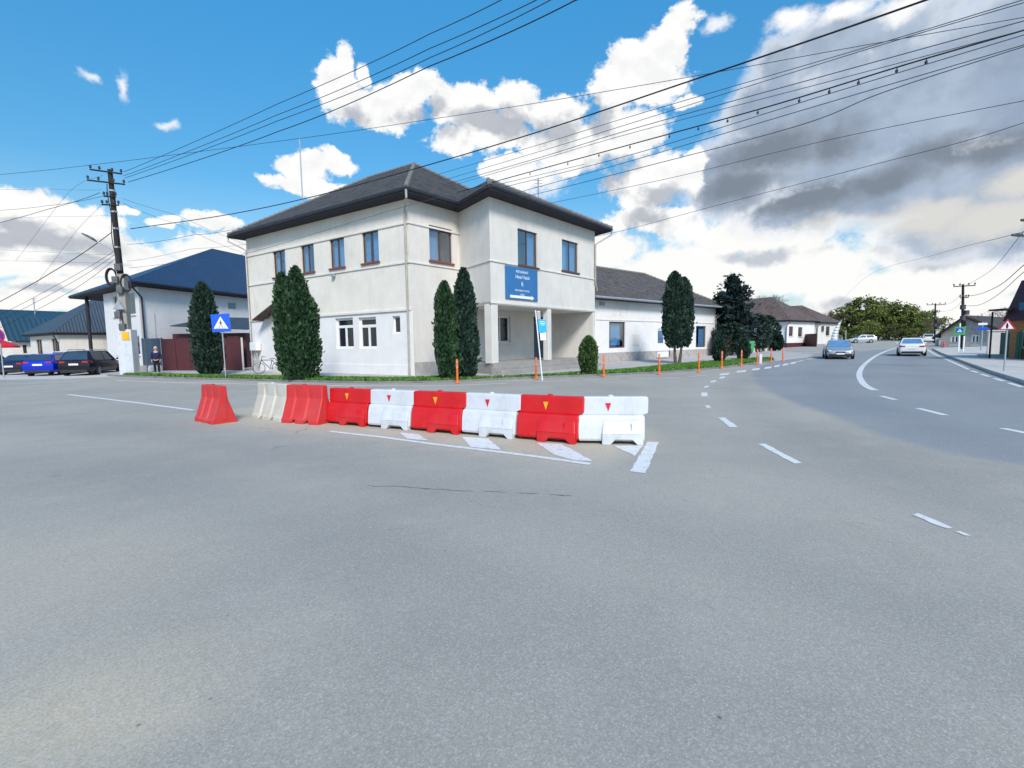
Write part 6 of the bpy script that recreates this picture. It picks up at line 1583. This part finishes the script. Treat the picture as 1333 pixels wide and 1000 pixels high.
q = at(934, 450, 46); bg = MB(); bg.box((0, 0, 1.25), (1.5, .12, 2.5)); bg.box((0, 0, 2.55), (1.7, .3, .12)); ob = bg.build('yard_gate', M_['yard_rust'], bevel=.01); ob.location = (q.x+.4, q.y, .12); tag(ob, 'dull brown yard gate at the corner of the white wing', 'gate')
q = gp(976, 467, .12); s = empty('waste_bin', q, 0, 'bright green bin on a post by the pale pillars', 'bin'); m = MB(); m.tube([(0, 0, 0), (0, 0, 1.2)], .03, 6); m.build('post', M_['metal'], s)
m = MB(); m.loft([[(-.2, -.17, .55), (.2, -.17, .55), (.2, .17, .55), (-.2, .17, .55)], [(-.27, -.22, 1.4), (.27, -.22, 1.4), (.27, .22, 1.4), (-.27, .22, 1.4)]]); m.build('bucket', M_['green_bin'], s, bevel=.03)
q = gp(989.5, 473.5, .1); m = MB(); m.lathe([(.11, 0), (.11, .5), (.08, .6), (.03, .63)], 16); ob = m.build('marker_stone', M_['white_plastic'], smooth=True); ob.location = q; tag(ob, 'small white marker stone beside an orange post on the verge', 'marker')
for j, (px, yt, lab) in enumerate(((999, 428, 'tall thin pale pole among the railing pillars'), (1100, 430, 'thin pole standing beside the white flag'))):
    Y = (56, 62)[j]; q = at(px, 460, Y); q.z = rise(q.x, q.y)+.1; m = MB(); m.tube([(0, 0, 0), (0, 0, at(px, yt, Y).z-q.z)], .06, 8); ob = m.build('pale_pole', M_['metal']); ob.location = q; tag(ob, lab, 'pole')
panel_fence('sheet_fence', 'short maroon fence panel between the white and the beige house', at(1047, 452, 74), at(1062, 452, 70), 2.0, 'maroon', 2, z0=at(1054, 452, 72).z)
# advertising flag
q = at(1089, 455, 60); q.z = rise(q.x, q.y); s = empty('feather_flag', q, -.7, 'white feather flag rising behind the silver car', 'flag'); zt = at(1096, 416, 60).z-q.z
m = MB(); m.tube([(0, 0, 0), (.1, 0, zt*.7), (.45, 0, zt)], .03, 6); m.build('pole', M_['metal'], s)
m = MB(); pts = []
for i in range(9):
    t = i/8; x = .06+.4*t**2.2; wv = .05*sin(t*7); pts.append((Vector((x, 0, zt*(.22+.78*t))), Vector((x-.75+.65*t**2, wv, zt*(.22+.76*t)))))
for (a, b2), (c_, d_) in zip(pts, pts[1:]): m.quad(a, b2, d_, c_)
fo = m.build('cloth', M_['sign_white'], s, smooth=True); sm = fo.modifiers.new('solid', 'SOLIDIFY'); sm.thickness = .01
# right-hand gate and pillars
def block_thing(name, label, cat, q, dims, m, rz=0.0, bev=.02, cap=None):
    mb = MB(); mb.box((0, 0, dims[2]/2), dims)
    if cap: mb.box((0, 0, dims[2]+cap/2), (dims[0]+.12, dims[1]+.12, cap))
    o = mb.build(name, M_[m], bevel=bev); o.location = q; o.rotation_euler = (0, 0, rz); return tag(o, label, cat)
q = at(1295, 460, 37); q.z = .12; block_thing('gate_pillar', 'pale rendered gate pillar left of the green gate', 'pillar', q, (.9, .6, 1.9), 'trim', -.7, cap=.1)
panel_fence('green_gate', 'dark green sheet gate at the right edge under an orange wall', at(1301, 462, 33.5), at(1326, 462, 30), 1.75, 'green_paint', 2, cat='gate', posts='green_paint', rib=.2, z0=.12)
q = Vector((34.2, 31.0, .1)); block_thing('garden_wall', 'orange brick garden wall behind the green gate', 'wall', q, (4.4, .25, 2.25), 'brick', atan2(-3.5, -2.4))
q = at(1293, 468, 33); q.z = .12; block_thing('concrete_ramp', 'low pale concrete block at the foot of the gate pillar', 'block', q, (1.6, 1.0, .28), 'concrete_light', -.7, bev=.06)
q = at(1228, 457, 56); q.z = rise(q.x, q.y)+.05; s = empty('traffic_cone', q, 0, 'small red traffic cone far off in front of the gabled house', 'cone'); m = MB(); m.box((0, 0, .03), (.38, .38, .06)); m.build('foot', M_['sign_red'], s); m = MB(); m.lathe([(.14, .06), (.03, .68)], 12); m.build('cone', M_['sign_red'], s, smooth=True)
q = at(1219, 457, 62); q.z = rise(q.x, q.y)+.05
for j, (dx, lab) in enumerate(((0, 'left one of two pale concrete gateposts at the foot of the thin pole'), (1.9, 'right one of two pale concrete gateposts at the foot of the thin pole'))): block_thing('gatepost', lab, 'post', q+Vector((dx*.7, -dx*.7, 0)), (.35, .35, 2.0), 'trim', -.7, cap=.08)['group'] = 'pale gateposts'

# ------------------------------------------------------------------ clutter at the left end of the inn
g = WL.uz(336.5, 451); q = WL.pt(g[0], 0, -.22); s = empty('meter_box', (q.x, q.y, 0), WL.rz, 'white gas meter box with pipes on the left end of the inn facade', 'meter box')
m = MB(); m.box((0, 0, g[1]), (.75, .36, .55)); m.build('box', M_['win_white'], s, bevel=.02)
m = MB(); m.box((.05, -.19, g[1]), (.03, .02, .1)); m.build('latch', M_['black'], s)
m = MB(); m.tube([(-.15, 0, .1), (-.15, 0, g[1]-.25)], .04, 8); m.tube([(.15, 0, .1), (.15, 0, g[1]-.25)], .03, 8); m.tube([(-.15, 0, g[1]-.45), (.15, 0, g[1]-.45)], .03, 8); m.build('pipework', M_['pipe'], s, smooth=True)
def bicycle():
    q = gp(348, 486.3, PZ); q = Vector((q.x, q.y+.2, PZ)); s = empty('bicycle', q, atan2(.35, -.94)+.9, 'dark bicycle leaning by the left end of the inn', 'bicycle')
    R = .33
    for x in (-.52, .52):
        m = MB(); m.tube([(x+R*cos(a), 0, R+R*sin(a)) for a in np.linspace(0, 2*pi, 29)], .018, 6); wh = m.build('wheel', M_['rubber'], s, smooth=True)
        m = MB(); 
        for a in np.linspace(0, pi, 9)[:-1]: m.tube([(x+R*cos(a), 0, R+R*sin(a)), (x-R*cos(a), 0, R-R*sin(a))], .004, 4)
        m.build('spokes', M_['metal'], wh)
    m = MB(); bb, st, hd = Vector((-.08, 0, .29)), Vector((-.2, 0, .80)), Vector((.38, 0, .80)); fr, rr = Vector((.52, 0, R)), Vector((-.52, 0, R))
    for a, b2 in ((bb, st), (bb, hd), (st, hd), (rr, bb), (rr, st), (fr, hd+Vector((-.04, 0, .12)))): m.tube([a, b2], .02, 8)
    m.build('frame', M_['sign_dark'], s, smooth=True)
    m = MB(); m.tube([(.34, 0, .9), (.32, 0, 1.0)], .016, 8); m.tube([(.18, -.28, 1.0), (.33, -.15, 1.02), (.34, 0, 1.02), (.33, .15, 1.02), (.18, .28, 1.0)], .014, 8); m.build('handlebar', M_['black'], s, smooth=True)
    m = MB(); m.loft([[(-.36, -.09, .86), (-.36, .09, .86), (-.36, .07, .91), (-.36, -.07, .91)], [(-.2, -.06, .87), (-.2, .06, .87), (-.2, .04, .91), (-.2, -.04, .91)], [(-.08, -.025, .87), (-.08, .025, .87), (-.08, .02, .90), (-.08, -.02, .90)]]); m.build('saddle', M_['black'], s, bevel=.01)
    m = MB(); m.lathe([(.09, -.01), (.09, .01)], 16, M=Matrix.Rotation(pi/2, 3, 'X'), c=(-.08, .05, .29)); m.tube([(-.08, .07, .29), (.06, .07, .18), (.06, .15, .18)], .012, 6); m.tube([(-.08, -.05, .29), (-.22, -.05, .40), (-.22, -.13, .40)], .012, 6); m.build('crank', M_['metal'], s)
    m = MB(); m.box((.62, 0, .72), (.34, .3, .22)); m.build('basket', M_['metal'], s, bevel=.01)
bicycle()
blk = MB(); blk.box((0, 0, .11), (.40, .22, .22)); b0 = blk.build('rubble_block', M_['white_dirty'], bevel=.012)
TXT = ('bottom block at the left of the pale block pile', 'bottom block beside the bicycle wheel', 'bottom block in the middle of the pale pile', 'bottom block near the cypress', 'upper block at the left of the pale pile', 'upper block in the middle of the pale pile', 'upper block nearest the cypress')
for i, (x, y, z) in enumerate(((356, 486.8, 0), (362, 486.9, 0), (368, 487, 0), (374.5, 487.2, 0), (359, 486.8, .225), (365.5, 486.9, .225), (371.5, 487, .225))):
    q = gp(x, y, PZ); o = b0 if i == 0 else dup(b0); o.location = (q.x, q.y+.35, PZ+z); o.rotation_euler = (0, 0, -.5+.12*(i % 3)); tag(o, 'pale concrete '+TXT[i], 'block', 'pale blocks stacked by the inn')
# antennas
def antenna(label, px, yb, yt, Y, kind):
    b, t = at(px, yb, Y), at(px+.6, yt, Y); s = empty('antenna', b, 0, label, 'antenna'); m = MB(); m.tube([(0, 0, -1.2), (0, 0, t.z-b.z)], .045 if kind != 1 else .055, 6); m.build('mast', M_['pipe_grey'], s)
    if kind: 
        m = MB(); h = t.z-b.z
        for k in range(3): m.tube([(-.3, 0, h-.12-.22*k), (.3, 0, h-.1-.22*k)], .02, 5)
        m.tube([(0, -.3, h-.15), (0, .4, h-.1)], .02, 5); m.build('rods', M_['pipe_grey'], s)
antenna('tall thin mast rising behind the left roof slope', 394, 262, 180, 39, 0)
antenna('short antenna with rods behind the right end of the inn roof', 701, 274, 233, 35.5, 1)
antenna('small aerial on the far-left gambrel roof', 45, 403, 388, 63, 1)

# ------------------------------------------------------------------ the person by the fence
def skin_mesh(name, joints, edges, mat, parent, sub=2, rootv=0):
    me = bpy.data.meshes.new(name); me.from_pydata([j[0] for j in joints], edges, []); me.update(); me.materials.append(mat)
    o = bpy.data.objects.new(name, me); COL.objects.link(o)
    if parent: o.parent = parent
    m = o.modifiers.new('skin', 'SKIN'); m.use_smooth_shade = True
    if not me.skin_vertices: me.attributes.new
    bpy.context.view_layer.objects.active = o
    sv_ = me.skin_vertices
    if len(sv_) == 0:
        import bmesh
        bm = bmesh.new(); bm.from_mesh(me); bm.verts.layers.skin.verify(); bm.to_mesh(me); bm.free(); sv_ = me.skin_vertices
    for i, j in enumerate(joints):
        r = j[1]; r = r if isinstance(r, tuple) else (r, r); sv_[0].data[i].radius = r; sv_[0].data[i].use_root = (i == rootv)
    s = o.modifiers.new('sub', 'SUBSURF'); s.levels = sub; s.render_levels = sub
    return o
def person():
    q = gp(205, 487.3, .02); s = empty('person', q, radians(200), 'standing person in a dark blue jacket and black trousers by the maroon fence', 'person')
    # x right, y forward, z up
    J = [((0, 0, .95), (.15, .11)), ((0, .01, 1.15), (.14, .10)), ((0, 0, 1.36), (.17, .11)), ((0, 0, 1.48), (.07, .07)), ((0, .02, 1.56), (.055, .06)), ((0, .03, 1.64), (.078, .095)), ((0, .025, 1.72), (.07, .085)),
         ((.09, 0, .88), .085), ((.10, .02, .50), .058), ((.10, -.01, .09), .04), ((.11, .14, .035), .032),
         ((-.09, 0, .88), .085), ((-.10, .0, .50), .058), ((-.10, -.03, .09), .04), ((-.11, .12, .035), .032),
         ((.19, 0, 1.41), .055), ((.24, -.02, 1.13), .042), ((.23, .07, .90), .03), ((.228, .09, .85), (.035, .018)),
         ((-.19, 0, 1.41), .055), ((-.24, -.02, 1.13), .042), ((-.23, .07, .90), .03), ((-.228, .09, .85), (.035, .018)), ((0, .115, 1.635), .014)]
    E = [(0, 1), (1, 2), (2, 3), (3, 4), (4, 5), (5, 6), (0, 7), (7, 8), (8, 9), (9, 10), (0, 11), (11, 12), (12, 13), (13, 14), (2, 15), (15, 16), (16, 17), (17, 18), (2, 19), (19, 20), (20, 21), (21, 22), (5, 23)]
    for sx, w in ((1, 18), (-1, 22)):
        bx = .228*sx
        for k in range(4):
            y = .062+.018*k; l = (.065, .078, .082, .072)[k]; i = len(J)
            J += [((bx-.004*sx, y, .815), .009), ((bx-.010*sx, y+.006, .815-l*.5), .0085), ((bx-.024*sx, y+.008, .815-l), .0075)]; E += [(w, i), (i, i+1), (i+1, i+2)]
        i = len(J); J += [((bx-.012*sx, .125, .85), .011), ((bx-.024*sx, .14, .815), .009)]; E += [(w, i), (i, i+1)]
    skin_mesh('body', J, E, M_['skin'], s)
    Jt = [((0, 0, .98), (.165, .125)), ((.09, 0, .88), .105), ((.10, .02, .50), .078), ((.10, -.005, .12), .062), ((-.09, 0, .88), .105), ((-.10, 0, .50), .078), ((-.10, -.025, .12), .062)]
    skin_mesh('trousers', Jt, [(0, 1), (1, 2), (2, 3), (0, 4), (4, 5), (5, 6)], M_['trouser'], s)
    Jj = [((0, 0, .90), (.19, .145)), ((0, .01, 1.12), (.185, .14)), ((0, 0, 1.36), (.20, .145)), ((0, 0, 1.49), (.085, .085)), ((.20, 0, 1.41), .078), ((.255, -.02, 1.13), .066), ((.24, .06, .93), .052), ((-.20, 0, 1.41), .078), ((-.255, -.02, 1.13), .066), ((-.24, .06, .93), .052)]
    skin_mesh('jacket', Jj, [(0, 1), (1, 2), (2, 3), (2, 4), (4, 5), (5, 6), (2, 7), (7, 8), (8, 9)], M_['navy'], s)
    h = MB(); h.lathe([(.085, 1.635), (.098, 1.68), (.094, 1.73), (.07, 1.78), (.02, 1.80)], 16, c=(0, 0, 0)); h.build('hair', M_['hair'], s, smooth=True)
    for sx in (1, -1):
        m = MB(); m.loft([[(sx*.105+dx*w, y, z) for dx, z in ((-.05, .0), (.05, .0), (.045, t), (-.045, t))] for y, w, t in ((-.1, .8, .1), (0, 1, .11), (.12, 1, .07), (.19, .75, .045))]); m.build('shoe', M_['black'], s, bevel=.012)
        m = MB(); m.lathe([(.004, -.012), (.012, 0), (.004, .012)], 8, c=(sx*.033, .118, 1.665)); m.build('eye', M_['black'], s, smooth=True)
        m = MB(); m.tube([(sx*.088, .02, 1.60), (sx*.096, .012, 1.64), (sx*.088, .015, 1.675)], [.008, .014, .01], 6); m.build('ear', M_['skin'], s, smooth=True)
    m = MB(); m.tube([(-.022, .122, 1.59), (0, .126, 1.588), (.022, .122, 1.59)], .006, 5); m.build('mouth', M_['sign_red'], s)
person()
scene.cycles.max_bounces = 5; scene.cycles.diffuse_bounces = 3; scene.cycles.glossy_bounces = 3; scene.cycles.transparent_max_bounces = 4
